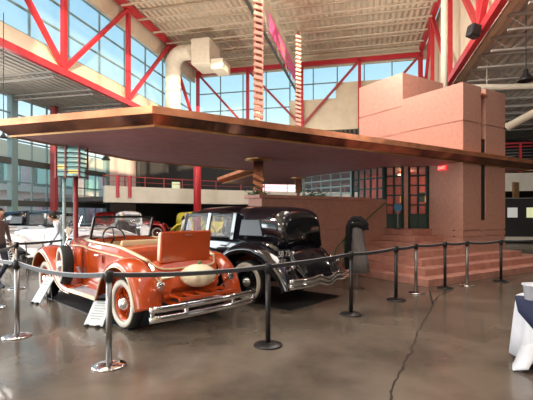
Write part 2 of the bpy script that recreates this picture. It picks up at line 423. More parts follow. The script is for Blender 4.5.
# left glass wall
def mull(name_n, y0, y1, cols):
    r = glazing(name_n, H(MX, y0), H(MX, y1), 0, Z1+.1, cols, [.1, 3.2, 5.3, 6.6])
    for z in (2.16, 4.25):
        hb(MX-.12, MX+.1, y0, y1, z-.17, z+.13).build('transom', 'mullion_dark', r)
    return r
mull(6, 17.05, 24.4, 7); mull(7, 4, 16.75, 12)
for n, y in ((2, 16.9), (3, 24.5)):
    mb = MB(); hb(MX-.15, MX+.15, y-.18, y+.18, 0, Z1+.1, mb); struct(mb.build('trim_%d' % n, 'mullion'))
struct(hb(MX-.12, MX+.12, 24.7, 28, 0, Z1+.1).build('wall_left', 'out_pink'))
struct(hb(MX-.12, MX+.12, 28, 46, 0, Z1+.1).build('wall_left', 'grey_wall'))
tag(hb(MX+.35, MX+.65, 19.0, 19.25, 0, Z1+.1).build('red_column', 'dull_red'), 'red square column in front of the left glass wall', 'column')
# red column in the middle distance
D = 24
tag(MB().tube([(-4.05, D, 0), (-4.05, D, 7.5)], .22, 18).build('red_column', 'red_steel', smooth=True), 'round red column under the canopy, in front of the balcony', 'column')
# balcony on the left / centre
def strip(P, z0, z1, th, name, m, parent=None):
    mb = MB()
    for a, b in zip(P, P[1:]): mb.beam(Vector((*a, (z0+z1)/2)), Vector((*b, (z0+z1)/2)), th, z1-z0)
    return mb.build(name, m, parent)
BP = [(-9.3, 23.4), (-6.4, 25.6), (-3.4, 27.6), (1.5, 29.8), (8, 31)]
r = root('balcony', (-3.4, 27.6, 2.27), 0, 'long white balcony with red railing under the canopy', 'balcony')
strip(BP, 2.27, 3.22, .25, 'parapet', 'white_wall', r)
MB().prism([(-9.3, 23.5), (-6.4, 25.7), (-3.4, 27.7), (1.5, 29.9), (8, 31.1), (8, 40), (-16, 40), (-16, 27)], 2.35, 2.6).build('balcony_floor', 'grey_wall', r)
strip(BP, 3.78, 3.83, .05, 'top_rail', 'dull_red', r)
strip(BP, 3.48, 3.505, .025, 'middle_rail', 'dull_red', r)
k = 0
for a, b in zip(BP, BP[1:]):
    n = 3
    for i in range(n):
        p = Vector(a).lerp(Vector(b), i/n); MB().beam((p.x, p.y, 3.2), (p.x, p.y, 3.85), .05).build('rail_post', 'dull_red', r)
for px_, a in ((-8.62, 23.75), (-8.05, 24.15)):
    MB().box((px_, a, 3.2), (.16, .16, 1.3)).build('hanging_post', 'red_steel', r)
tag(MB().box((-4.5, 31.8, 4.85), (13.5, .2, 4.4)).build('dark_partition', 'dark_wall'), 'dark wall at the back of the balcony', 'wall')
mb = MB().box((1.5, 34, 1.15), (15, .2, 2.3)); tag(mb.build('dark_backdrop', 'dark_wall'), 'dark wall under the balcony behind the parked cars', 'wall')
tag(MB().box((-6.4, 29, 3.3), (.5, .4, 1.1)).build('display_panel', 'poster'), 'small glowing display on the balcony behind the rail', 'display')

# right balcony
RP = [(12, 27.2), (15.5, 26.2), (22, 24.4)]
r = root('balcony', (15.5, 26.2, 3.1), 0, 'white balcony with red handrail at the right edge', 'balcony')
strip(RP, 3.05, 4.2, .25, 'parapet', 'white_wall', r)
MB().prism([(12, 27.3), (15.5, 26.3), (22, 24.5), (22, 36), (12, 36)], 3.1, 3.4).build('balcony_floor', 'grey_wall', r)
strip(RP, 6.05, 6.15, .1, 'top_rail', 'red_steel', r)
strip(RP, 5.85, 5.92, .08, 'hand_rail', 'red_steel', r)
mb = MB()
for z in [4.35+.19*i for i in range(8)]:
    for a, b in zip(RP, RP[1:]): mb.beam(Vector((*a, z)), Vector((*b, z)), .03)
mb.build('rail_cable', 'steel', r)
for x_, y_ in ((14.0, 26.63), (16.1, 26.0), (19, 25.2)): MB().beam((x_, y_, 4.2), (x_, y_, 6.1), .13).build('rail_post', 'red_steel', r)
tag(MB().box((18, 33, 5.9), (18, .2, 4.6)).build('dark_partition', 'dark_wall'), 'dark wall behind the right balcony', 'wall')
r = root('display_wall', (17, 22, 0), R(-16), 'black exhibit wall with lit pictures at the right edge behind the tower', 'exhibit')
MB().box((0, 0, 1.4), (9, .25, 2.1)).build('panel', 'dark_wall', r, local=True)
MB().box((0, -.15, 2.48), (9, .1, .05)).build('top_rail', 'steel', r, local=True)
MB().box((0, -.2, .22), (9, .5, .24)).build('plinth', 'white_wall', r, local=True)
for i, (x_, w_, m) in enumerate(((-3.42, .5, 'poster_pale'), (-2.55, .36, 'poster'), (-1.95, .4, 'poster'), (-1.2, .4, 'poster'))):
    fr = MB().box((x_, -.14, 1.72), (w_+.1, .04, .72)).build('picture_frame', 'black_metal', r, local=True)
    MB().box((x_, -.165, 1.68), (w_, .02, .55)).build('picture', m, fr, local=True)
tag(MB().box((14.1, 23.2, 2.9), (.28, .2, 1.0)).build('gold_panel', 'brass'), 'narrow gilt panel peeping out right of the tower', 'panel')
# outside, beyond the left glass
struct(hb(-60, -17.5, -10, 60, -.35, -.1).build('floor', 'out_ground'))
r = root('outside_building', H(-27, 24, -.1), -HA, 'pink and tan building outside, seen through the left glass wall', 'building')
hb(-34, -27, 14, 40, -.1, 6.0).build('wall', 'out_pink', r); hb(-34.2, -26.9, 13.9, 40.1, 6.0, 7.3).build('upper_wall', 'out_tan', r)
hb(-26.9, -26.6, 14, 40, 3.4, 3.9).build('balcony_slab', 'white_wall', r)
for k in range(6):
    y = 19+3.3*k
    f = hb(-26.95, -26.7, y, y+1.7, 3.9, 5.6).build('window_frame', 'out_green', r); hb(-26.72, -26.66, y+.15, y+1.55, 4.05, 5.45).build('pane', 'glow_glass', f)
    hb(-26.7, -26.3, y+.3, y+1.4, -.1, 2.2).build('doorway', 'out_magenta' if k % 2 else 'out_tan', r)
tag(hb(-22.3, -22.0, 18, 36, .9, 1.0).build('garden_rail', 'mullion'), 'low rail outside beyond the left glass wall', 'rail')
# floor crack (real shallow dark groove drawn as a thin filled seam)
cp = [(390, 400), (393, 388), (396, 378), (402, 370), (405, 361), (411, 352), (414, 343), (418, 332), (424, 322), (430, 312), (433, 304), (431, 297), (429, 290)]
def gp(x, y): D = 656.0/(y-214); return Vector(((x-266.5)/410*D, D, 0))
def seam(pp, w0):
    mb = MB(); pts = [gp(*p) for p in pp]
    den = []
    for a, b in zip(pts, pts[1:]):
        for k in range(5): q = a.lerp(b, k/5); q.x += random.uniform(-.012, .012); q.y += random.uniform(-.02, .02); den.append(q)
    den.append(pts[-1])
    for a, b in zip(den, den[1:]):
        s_ = Vector((b-a).normalized()).cross(Vector((0, 0, 1)))*w0*random.uniform(.6, 1.3); up = Vector((0, 0, .0015))
        mb.quad([a-s_+up, a+s_+up, b+s_+up, b-s_+up])
    return mb
fl = bpy.data.objects['floor']
ROOTM[fl.name] = Matrix.Translation(fl.location)
seam(cp, .013).build('crack', 'crack', fl)
seam([(433, 304), (437, 297), (445, 293), (452, 291)], .009).build('crack', 'crack', fl)

tag(MB().box((1.0, 31.6, 3.4), (2.6, .1, 1.5)).build('pink_glow_panel', 'patch_glow'), 'pale pink glowing panel added for a bright patch behind the balcony rail between the copper poles', 'display')  # made-up panel, added to give the pink glow beyond the rail
# ================================================================== THE PINK FILLING STATION
S0 = (3.53, 8.93, 0); SA = R(32)
st = root('filling_station', S0, SA, 'pink stucco filling station with stepped entrance, block tower and copper canopy', 'building')
def W2L(x, y): v = ROOTM[st.name].inverted() @ Vector((x, y, 0)); return (v.x, v.y)
def sb(t0, t1, d0, d1, z0, z1, mb=None): return (mb or MB()).box(((t0+t1)/2, (d0+d1)/2, (z0+z1)/2), (t1-t0, d1-d0, z1-z0))
def grooved(t0, t1, d0, d1, z0, z1, gs, mb):
    zs = [z0]; 
    for g in sorted(gs):
        if z0 < g < z1: zs += [g-.018, g+.018]
    zs.append(z1)
    for i in range(0, len(zs)-1):
        if i % 2 == 0: sb(t0, t1, d0, d1, zs[i], zs[i+1], mb)
        else: sb(t0+.025, t1-.025, d0+.025, d1-.025, zs[i], zs[i+1], mb)
G = [.95, 1.13, 4.22]
# steps, one mass per tread
RZ = .1643
ends = [8.2, 5.75, 5.35, 3.0, 3.0, 3.0, 3.0]
for k in range(7):
    k0 = .35*k
    mb = MB(); sb(k0, ends[k], k0, 3.12 if k > 2 else 4.0, RZ*k, RZ*(k+1), mb)
    mb.build('stone_step', 'step', st, local=True, bevel=.008)
# tower: hollow below the canopy, solid above, slot in its right face
tw = MB()
grooved(3.0, 3.88, 1.1, 1.4, .4, 3.3, G, tw); grooved(4.12, 5.18, 1.1, 1.4, .4, 3.3, G, tw)
sb(3.86, 4.14, 1.1, 1.4, .4, 1.42, tw); 
grooved(3.0, 3.22, 1.4, 2.2, .4, 3.3, G, tw); grooved(4.95, 5.18, 1.4, 5.2, .4, 3.3, G, tw)
grooved(3.0, 3.88, 1.1, 3.25, 3.3, 5.29, G, tw); grooved(4.12, 5.18, 1.1, 3.25, 3.3, 5.29, G, tw); sb(3.86, 4.14, 1.35, 3.25, 3.3, 5.2, tw)
tw.build('tower', 'stucco', st, local=True)
sb(3.87, 4.13, 1.13, 1.2, 1.42, 3.8).build('slot_dark', 'mat_black', st, local=True)  # black sheet near the face, stands in for the shade in the slot
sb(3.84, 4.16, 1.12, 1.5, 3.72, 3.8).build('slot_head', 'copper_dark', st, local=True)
sb(3.82, 4.18, 1.06, 1.4, 5.05, 5.10).build('slot_head', 'copper', st, local=True)
sb(4.0, 4.3, 1.4, 2.0, 5.29, 5.36).build('roof_cap', 'cream', st, local=True)
mb = MB(); grooved(3.08, 5.2, 3.25, 5.2, 3.2, 6.2, [4.22, 5.1], mb); mb.build('chimney_block', 'stucco', st, local=True)
# room behind the doors
sb(3.1, 5.0, 5.0, 5.2, 1.1, 3.25).build('room_wall', 'red_room', st, local=True)
sb(2.0, 5.0, 3.14, 5.1, 1.05, 1.15).build('room_floor', 'step', st, local=True)
sb(4.85, 4.95, 1.4, 5.0, 1.15, 3.25).build('room_wall', 'red_room', st, local=True)
# low wall with ledge
mb = MB(); grooved(-2.4, .43, 3.05, 3.72, 0, 2.0, [1.16], mb); grooved(.45, 2.15, 3.07, 3.5, 0, 2.0, [1.16], mb); grooved(2.0, 2.2, 3.14, 7.3, 0, 2.05, [1.16], mb)
mb.build('low_wall', 'stucco', st, local=True)
mb = MB(); sb(-2.5, 1.35, 2.98, 3.78, 2.0, 2.09, mb); sb(1.35, 2.12, 3.06, 3.5, 2.0, 2.05, mb)
mb.build('ledge', 'step', st, local=True, bevel=.01)
# glazed screens
def screen(p, q, z0, z1, cols, rows, m, name, w=.045, panel=0):
    p, q = Vector((*p, 0)), Vector((*q, 0)); up = Vector((0, 0, 1)); d = (q-p).normalized()
    mb = MB()
    for i in range(cols+1):
        ww = w*1.8 if i in (0, cols) else w
        a = p.lerp(q, i/cols); mb.beam(a+up*z0, a+up*z1, ww, ww)
    for k in range(rows+1):
        z = z0+panel+(z1-z0-panel)*k/rows; mb.beam(p+up*z, q+up*z, w, w)
    if panel: mb.beam(p+up*(z0+panel/2), q+up*(z0+panel/2), .05, panel)
    f = mb.build(name, m, st, local=True)
    n = d.cross(up)*.004; z0 += panel
    MB().hexa([p+up*z0-n, q+up*z0-n, q+up*z0+n, p+up*z0+n], [p+up*z1-n, q+up*z1-n, q+up*z1+n, p+up*z1+n]).build('glass_pane', 'glass', f, local=True)
    return f
screen((2.09, 3.14), (2.09, 4.5), 2.07, 3.06, 5, 3, 'green_frame', 'window_screen')
screen((2.09, 4.55), (2.09, 7.24), 2.07, 3.06, 5, 4, 'pale_frame', 'window_screen', w=.05)
# doors on the diagonal
def dp(s): return (2.09+s*.7071, 3.14-s*.7071)
for s0, s1, hs in ((.03, .56, .48), (.72, 1.27, 1.2)):
    dr = screen(dp(s0), dp(s1), 1.16, 3.06, 2, 5, 'green_frame', 'door', w=.05, panel=.42)
    x, y = dp(hs); MB().box((x-.05, y-.05, 2.05), (.03, .03, .2), rz=R(-45)).build('door_handle', 'brass', dr, local=True)
x0, y0 = dp(.58); x1, y1 = dp(.70)
MB().beam((x0, y0, 2.2), (x1, y1, 2.2), .14, 2.2).build('door_post', 'stucco', st, local=True)
tag(sb(3.5, 3.75, 2.9, 2.95, 2.0, 2.3).build('green_notice', 'green_rail', st, local=True), 'green notice seen through the right door')
# canopy
POLY = [(-1.81, 6.49), (9.15, 13.47), (7.5, 15.0), (5.2, 18.0), (3.2, 20.6), (-2.35, 19.5), (-.39, 14.08), (-3.80, 11.04), (-5.03, 7.49)]
def inset(P, w):
    out = []; n = len(P)
    for i in range(n):
        a, b, c = Vector(P[i-1]), Vector(P[i]), Vector(P[(i+1) % n])
        n1 = Vector((-(b-a).y, (b-a).x)).normalized(); n2 = Vector((-(c-b).y, (c-b).x)).normalized()
        m = (n1+n2); m = m/m.length_squared*2; out.append(tuple(b+m*w))
    return out
IN = inset(POLY, .20)
n = len(POLY)
def band(P0, z0, P1, z1, th, name, m, bev=0):
    """closed ring of real thickness between outline P0 at z0 and outline P1 at z1"""
    Q0, Q1 = inset(P0, th), inset(P1, th)
    mb = MB()
    for i in range(n):
        j = (i+1) % n
        a = [Vector((*P0[i], z0)), Vector((*P0[j], z0)), Vector((*P1[j], z1)), Vector((*P1[i], z1))]
        b = [Vector((*Q0[i], z0)), Vector((*Q0[j], z0)), Vector((*Q1[j], z1)), Vector((*Q1[i], z1))]
        mb.hexa(a, b)
    return mb.build(name, m, st)
band(POLY, 3.32, POLY, 3.20, .03, 'copper_fascia', 'copper')
O2 = inset(POLY, .02)
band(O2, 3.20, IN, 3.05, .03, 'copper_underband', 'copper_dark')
mb = MB(); mb.tube([(*p, 3.045) for p in IN], .022, 6, closed=True); mb.build('brass_edge', 'brass', st)
def slab(P, z0, z1, name, m):
    mb = MB()
    lo = [mb.b.verts.new((*p, z0)) for p in P]; hi = [mb.b.verts.new((*p, z1)) for p in P]
    mb.b.faces.new(lo[::-1]); mb.b.faces.new(hi)
    for i in range(n): mb.b.faces.new((lo[i], lo[(i+1) % n], hi[(i+1) % n], hi[i]))
    bmesh.ops.triangulate(mb.b, faces=[f for f in mb.b.faces if len(f.verts) > 4])
    return mb.build(name, m, st)
slab(IN, 3.05, 3.09, 'soffit', 'soffit')
slab(inset(POLY, .01), 3.28, 3.31, 'canopy_roof', 'copper')
# handrail up the steps
r = root('handrail', (2.2, 11.3, 0), SA, 'thin green handrail climbing beside the entrance steps', 'handrail')
def sl(t, d, z): return ROOTM[st.name] @ Vector((t, d, z))
MB().tube([sl(-.12, 2.9, 0), sl(-.12, 2.9, .55), sl(-.05, 2.9, .68), sl(.25, 2.9, .90), sl(1.9, 2.95, 1.92), sl(2.0, 2.95, 1.95)], .018, 8).build('rail', 'green_rail', r, smooth=True)
MB().tube([sl(.23, 2.9, .16), sl(.23, 2.9, .89)], .018, 8).build('rail_post', 'green_rail', r, smooth=True)
# little round sign at the door
p = sl(1.85, 2.4, 1.155)
r = root('round_sign', p, 0, 'small round blue sign on a thin stand before the left green door', 'sign')
MB().lathe([(0, 0), (.11, 0), (.11, .015), (.02, .03), (0, .03)], n=20).build('base', 'green_frame', r, local=True)
MB().tube([(0, 0, .02), (0, 0, .55)], .014, 8).build('pole', 'steel', r, local=True)
d = MB().lathe([(0, -.01), (.12, -.01), (.12, .01), (0, .01)], Matrix.Translation((0, 0, .63)) @ Matrix.Rotation(PI/2, 4, 'X'), 24).build('disc', 'blue_paint', r, local=True)
MB().lathe([(.06, -.014), (.085, -.014), (.085, -.008), (.06, -.008)], Matrix.Translation((0, -.004, .63)) @ Matrix.Rotation(PI/2, 4, 'X'), 24, close=True).build('white_mark', 'sign_white', d, local=True)
# exit sign
p = sl(2.955, 1.72, 2.88)
r = root('exit_sign', p, SA, 'small glowing red EXIT sign under the canopy at the tower', 'sign')
MB().box((0, 0, .06), (.05, .27, .12)).build('box', 'exit_red', r, local=True)
text('lettering', 'EXIT', .11, 'exit_pale', r, Matrix.Translation((-.028, 0, .06)) @ Matrix(((0, 0, -1, 0), (-1, 0, 0, 0), (0, 1, 0, 0), (0, 0, 0, 1))), .002)
# lamp in the room
r = root('room_lamp', (4.52, 13.9, 2.8), 0, 'small warm lamp glowing behind the left green door', 'lamp')
MB().ball((0, 0, .12), .05).build('bulb', 'lamp_glow', r, local=True, smooth=True)
MB().lathe([(.03, .3), (.1, .14), (.095, .14), (.0, .28)], n=16).build('lamp_shade', 'copper', r, local=True)
ld = bpy.data.lights.new('room_light', 'POINT'); ld.energy = 16; ld.color = (1, .55, .3); ld.shadow_soft_size = .1
lo = bpy.data.objects.new('room_light', ld); C.objects.link(lo); lo.location = sl(3.6, 3.6, 2.85)
# totem poles
def totem(loc, wid, ztop, zb, label, rz):
    r = root('copper_pole', (loc[0], loc[1], zb), rz, label, 'pole')
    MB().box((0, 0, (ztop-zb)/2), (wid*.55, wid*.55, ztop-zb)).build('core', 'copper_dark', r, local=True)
    mb = MB(); z = 3.5-zb
    while z < ztop-zb-.1: mb.box((0, 0, z), (wid, wid, .085), ry=R(16)); z += .165
    mb.build('twisted_band', 'pole_band', r, local=True)
    mb = MB(); z = .15
    while z < 3.1-zb:
        mb.box((-wid*.27, 0, z), (wid*.62, wid*1.1, .07), ry=R(28)); mb.box((wid*.27, 0, z), (wid*.62, wid*1.1, .07), ry=R(-28)) if 0 else mb.box((wid*.27, 0, z-.07), (wid*.62, wid*1.1, .07), ry=R(28)); z += .17
        if z > .65 : break
    mb.box((0, 0, 2.1-zb+.5), (wid*1.08, wid*1.08, 1.1)) if False else None
    mb.build('chevron_band', 'copper', r, local=True)
    MB().box((0, 0, 2.72-zb+.1), (wid*1.02, wid*1.02, .75)).build('collar', 'copper_dark', r, local=True, bevel=.01)
    MB().lathe([(wid*.6, 3.035-zb), (wid*1.45, 3.035-zb), (wid*1.45, 3.01-zb), (wid*.6, 2.96-zb)], n=20, close=True).build('ceiling_ring', 'brass', r, local=True)
totem((-.21, 10.75), .245, 9.2, 2.09, 'tall copper pole with slanting bands through the canopy, the nearer of two', 0)
totem((1.26, 16.3), .22, 8.84, 0.0, 'tall copper pole with slanting bands, the further one with a free top', 0)
# plants on the ledge
def plant(x, y, z, w, h, label, n=60):
    mb = MB()
    for i in range(n):
        a = random.uniform(0, 2*PI); rr = random.uniform(0, w); hh = random.uniform(.02, h)*(1-.5*rr/w)
        c = Vector((rr*math.cos(a), rr*math.sin(a)*.5, hh)); d = Vector((math.cos(a), math.sin(a), random.uniform(-.3, .8)))*.07
        s_ = d.cross(Vector((0, 0, 1))).normalized()*.022; k = Vector((0, 0, .006))
        mb.hexa([c-k, c+d*.5-s_-k, c+d-k, c+d*.5+s_-k], [c+k, c+d*.5-s_+k, c+d+k, c+d*.5+s_+k])
    r = root('ledge_plant', (x, y, z), 0, label, 'plant')
    mb.build('foliage', 'leaf', r, local=True)
    MB().tube([(-w*.8, 0, .02), (w*.8, 0, .02)], .02, 6).build('stem', 'stem', r, local=True)
p = sl(-.5, 3.4, 2.09); plant(p.x, p.y, p.z, .42, .26, 'dark leafy plant on the ledge of the pink low wall, left of the window grid', 90)
p = sl(-2.38, 3.3, 2.09); plant(p.x, p.y, p.z, .3, .22, 'grey-green plant at the left end of the pink ledge, by the copper pole', 60)
# overhead pump lantern
r = root('pump_lantern', (-4.25, 8.85, 0), 0, 'overhead glass fuel lantern on two slim posts left under the canopy', 'fuel pump')
MB().tube([(-.115, 0, 0), (-.115, 0, 2.5)], .035, 10).build('pale_post', 'pale_frame', r, local=True, smooth=True)
MB().tube([(.12, .03, 0), (.12, .03, 2.5)], .05, 10).build('red_post', 'dull_red', r, local=True, smooth=True)
mb = MB()
for k in range(7): mb.box((.05, 0, 2.40+.100*k), (.52, .4, .016))
mb.build('plate', 'green_frame', r, local=True)
for x_, y_ in ((-.2, -.2), (.02, -.22), (.3, -.2), (-.2, .2), (.3, .2)): MB().beam((x_, y_, 2.36), (x_, y_, 3.045), .03).build('frame_rod', 'dull_red', r, local=True)
MB().box((-.1, 0, 2.72), (.17, .3, .6)).build('glass_cell', 'glow_glass', r, local=True)
MB().box((.15, 0, 2.72), (.22, .3, .6)).build('glass_cell', 'glow_glass', r, local=True)
MB().box((-.1, -.155, 2.60), (.16, .02, .08)).build('yellow_cell', 'glow_yellow', r, local=True); MB().box((.15, -.155, 2.50), (.2, .02, .08)).build('yellow_cell', 'glow_yellow', r, local=True)
# ================================================================== CARS
def smooth(P, k=4):
    out = []; n = len(P)
    for i in range(n-1):
        p0, p1, p2, p3 = [Vector(P[max(0, min(n-1, i+j))]) for j in (-1, 0, 1, 2)]
        for s in range(k):
            t = s/k; out.append(.5*((2*p1)+(p2-p0)*t+(2*p0-5*p1+4*p2-p3)*t*t+(3*p1-p0-3*p2+p3)*t**3))
    out.append(Vector(P[-1])); return out
def fender(prof, y0, y1, m, r, lip=.07, crown=.05, trim=None):
    P = smooth(prof); rings = []; edge = []
    for i, p in enumerate(P):
        d = (P[min(i+1, len(P)-1)]-P[max(i-1, 0)]).normalized(); nn = Vector((-d.y, d.x))
        if nn.y < 0 and abs(d.x) > .3: nn = -nn
        if i and nn.dot(last) < 0: nn = -nn
        last = nn; ring = []
        for s in (0, .2, .4, .6, .8, .93, 1.0):
            off = crown*(1-(2*s-.9)**2) - (.03 if s == 1 else 0)
            q = p+nn*off; ring.append(Vector((q.x, y0+(y1-y0)*s, q.y)))
        q = p-nn*lip; ring.append(Vector((q.x, y1+(.005 if y1 > 0 else -.005), q.y))); rings.append(ring)
        e = p-nn*(lip*.9); edge.append(Vector((e.x, y1+(.02 if y1 > 0 else -.02), e.y)))
    f = MB().loft(rings, caps=False, closed=False).build('fender', m, r, local=True, smooth=True, solid=.018)
    if trim: MB().tube(edge, .011, 6).build('edge_trim', trim, f, local=True, smooth=True)
    return f
def wheel(r, x, y, z, rad, spoke, white=True, yaw=0, name='wheel', hub='chrome'):
    side = 1 if y > 0 else -1
    M = Matrix.Translation((x, y, z)) @ Matrix.Rotation(yaw, 4, 'Z') @ Matrix.Rotation(-side*PI/2, 4, 'X')
    a, b = rad*.70, rad
    prof = [(a, -.075), (a+.03, -.088), (b-.05, -.088), (b-.012, -.07), (b, -.04), (b, .04), (b-.012, .07), (b-.05, .088), (a+.03, .088), (a, .075)]
    t = MB().lathe(prof, M, 36, close=True).build(name, 'rubber', r, local=True, smooth=True)
    if white: MB().lathe([(a-.012, .07), (a+.0, .094), (b-.045, .096), (b-.03, .084)], M, 36, close=True).build('whitewall', 'whitewall', t, local=True, smooth=True)
    MB().lathe([(a, -.07), (a-.03, -.07), (a-.035, .0), (a-.03, .06), (a, .07), (a-.01, 0)], M, 32, close=True).build('rim', spoke, t, local=True, smooth=True)
    mb = MB()
    for k in range(12):
        g = 2*PI*k/12; c, s = math.cos(g), math.sin(g)
        mb.beam(M @ Vector((.05*c, .05*s, .03)), M @ Vector(((a-.03)*c, (a-.03)*s, .0)), .017)
    mb.build('spokes', spoke, t, local=True)
    MB().lathe([(0, -.05), (a*.93, -.065), (a*.93, -.055), (0, -.055)], M, 24).build('spoke_backing', 'black_metal', t, local=True)  # black disc added so the gaps between the spokes read dark
    MB().lathe([(.0, .13), (.05, .12), (.085, .09), (.10, .05), (.10, 0), (0, 0)], M, 24).build('hub_cap', hub, t, local=True, smooth=True)
    return t
def ring10(x, w, zb, zt, crown=.04, zi=None):
    h = [(0, zb), (w*.8, zb), (w*.96, zb+.10), (w, (zb+zt)/2), (w*.985, zt-.07), (w*.93, zt)]
    if zi is None: h += [(w*.8, zt+crown*.35), (w*.6, zt+crown*.65), (w*.3, zt+crown*.93), (0, zt+crown)]
    else: h += [(w*.86, zt), (w*.83, zi), (w*.4, zi), (0, zi)]
    return [Vector((x, y, z)) for y, z in h] + [Vector((x, -y, z)) for y, z in h[-2:0:-1]]
def roadster(name, loc, rz, paint, trim, leather, label, lid=True, top=False, wheelc=None, extra=True):
    r = root(name, loc, rz, label, 'car')
    S = [(-.56, .40, .46, .58, .02, None), (-.5, .50, .42, .72, .04, None), (-.38, .57, .4, .86, .05, None), (-.28, .60, .4, .93, .04, None), (-.27, .60, .4, .93, 0, .6),
         (.10, .66, .4, 1.04, 0, .6), (.11, .66, .4, 1.04, .03, None), (.42, .68, .4, 1.10, .03, None), (.43, .68, .4, 1.10, 0, .55), (1.0, .69, .38, 1.12, 0, .55), (1.45, .67, .38, 1.14, 0, .55),
         (1.46, .67, .38, 1.14, .08, None), (1.75, .60, .38, 1.14, .08, None), (1.95, .54, .4, 1.13, .07, None)]
    MB().loft([ring10(*s) for s in S]).build('body', paint, r, local=True, smooth=False, bevel=.01)
    MB().loft([ring10(1.955, .53, .42, 1.10, .08), ring10(2.4, .46, .44, 1.08, .09), ring10(2.9, .36, .46, 1.05, .1), ring10(3.1, .31, .46, 1.04, .1)]).build('hood', paint, r, local=True)
    g = MB().loft([ring10(3.1, .33, .42, 1.06, .11), ring10(3.2, .32, .42, 1.05, .1)]).build('radiator_shell', 'chrome', r, local=True)
    MB().box((3.2, 0, .75), (.04, .5, .56)).build('grille', 'black_metal', g, local=True)
    for s in (1, -1):
        mb = MB().box((2.5, s*.455, .82), (.9, .012, .34), rz=-s*R(9))
        for k in range(12): mb.box((2.1+.07*k, s*(.50-.010*k), .82), (.02, .03, .3))
        mb.build('hood_louvre', paint, r, local=True)
    # beltline stripes
    for s in (1, -1):
        P = smooth([(-.5, .50, .66), (-.36, .60, .80), (.1, .675, .95), (.7, .70, 1.0), (1.4, .685, 1.03), (1.95, .56, 1.04), (3.1, .33, .98)])
        P = [Vector((p.x, p.y*s, p.z)) for p in P]; MB().tube(P, .014, 6).build('stripe', trim, r, local=True)
        P = smooth([(-.30, .57, .95), (.1, .63, 1.06), (.45, .655, 1.12), (1.0, .665, 1.14), (1.45, .645, 1.16), (1.95, .50, 1.16)])
        P = [Vector((p.x, p.y*s, p.z)) for p in P]; MB().tube(P, .03, 8, ry=.022).build('rail_trim', trim, r, local=True, smooth=True)
    MB().tube(smooth([(-.3, -.56, .94), (-.44, -.42, .84), (-.47, 0, .84), (-.44, .42, .84), (-.3, .56, .94)]), .014, 6).build('stripe', trim, r, local=True)
    # fenders, boards
    wc = wheelc or paint
    for s in (1, -1):
        fender([(.70, .36), (.62, .48), (.52, .66), (.34, .83), (.08, .93), (-.18, .92), (-.40, .78), (-.54, .56), (-.60, .36)], s*.56, s*.89, paint, r, trim=trim)
        fender([(1.62, .36), (1.9, .38), (2.15, .46), (2.4, .64), (2.68, .84), (2.98, .95), (3.25, .91), (3.45, .74), (3.54, .54)], s*.48, s*.89, paint, r, trim=trim)
        rb = MB().box((1.16, s*.77, .36), (1.0, .24, .04)).build('running_board', 'board', r, local=True, bevel=.008)
        MB().box((1.16, s*.895, .35), (1.0, .02, .06)).build('edge_trim', trim, rb, local=True)
        MB().box((1.16, s*.63, .42), (1.05, .04, .16)).build('sill', paint, r, local=True)
        wheel(r, 0, s*.72, .36, .36, wc); wheel(r, 3.13, s*.70, .36, .36, wc)
        MB().lathe([(.0, -.14), (.06, -.13), (.12, -.05), (.13, .03), (.12, .04), (0, .05)], Matrix.Translation((3.36, s*.33, .86)) @ Matrix.Rotation(PI/2, 4, 'Y'), 20).build('headlamp', 'chrome', r, local=True, smooth=True)
        MB().tube([(3.3, s*.3, .86), (3.2, s*.2, .6)], .02, 6).build('lamp_bracket', 'chrome', r, local=True)
        MB().box((.85, s*.70, .90), (.02, .02, .12)).build('door_seam', 'dull_red', r, local=True)
        MB().tube([(.95, s*.715, .95), (1.08, s*.715, .95)], .012, 6).build('door_handle', 'chrome', r, local=True)
    if extra:
        sp_ = wheel(r, 1.92, .86, .74, .33, wc, name='spare_wheel', yaw=R(-10))
        wheel(r, 1.92, -.86, .74, .33, wc, name='spare_wheel')
        MB().tube([(1.92, .86, 1.06), (1.92, .80, 1.22), (1.92, .80, 1.26)], .012, 6).build('mirror_arm', 'chrome', r, local=True)
        MB().lathe([(0, -.01), (.06, -.01), (.06, .01), (0, .01)], Matrix.Translation((1.92, .8, 1.31)) @ Matrix.Rotation(PI/2, 4, 'Y'), 16).build('mirror', 'chrome', r, local=True)
    # windscreen
    wf = MB(); a = [Vector((1.62, -.56, 1.18)), Vector((1.48, -.55, 1.55)), Vector((1.48, .55, 1.55)), Vector((1.62, .56, 1.18))]
    for i in range(4): wf.beam(a[i], a[(i+1) % 4], .035)
    wf = wf.build('windscreen_frame', 'black_metal' if extra else 'chrome', r, local=True)
    k = Vector((.004, 0, 0)); MB().hexa([q-k for q in a], [q+k for q in a]).build('windscreen', 'glass', wf, local=True)
    sw = MB().tube([Vector((1.22+.06*math.sin(t), .33+.19*math.cos(t), 1.20+.18*math.sin(t))) for t in [2*PI*i/24 for i in range(24)]], .014, 6, closed=True)
    sw.beam((1.22, .14, 1.20), (1.22, .52, 1.2), .015); sw.beam((1.22, .33, 1.2), (1.28, .33, 1.36), .015); sw.tube([(1.22, .33, 1.2), (1.5, .33, .95)], .018, 6)
    sw.build('steering_wheel', 'black_metal', r, local=True)
    MB().box((1.42, 0, 1.05), (.04, 1.1, .16)).build('dashboard', trim, r, local=True)
    # seats
    se = MB().box((.56, 0, .93), (.15, 1.12, .5), ry=R(-10)).build('seat_back', leather, r, local=True, bevel=.05)
    mb = MB()
    for i in range(9): mb.box((.645, -.5+.125*i, .93), (.02, .03, .44), ry=R(-10))
    mb.build('seat_pleat', leather, se, local=True)
    MB().box((.85, 0, .66), (.55, 1.1, .16)).build('seat', leather, r, local=True, bevel=.04)
    MB().box((.47, 0, 1.15), (.05, 1.16, .10)).build('seat_trim', trim, r, local=True, bevel=.02)
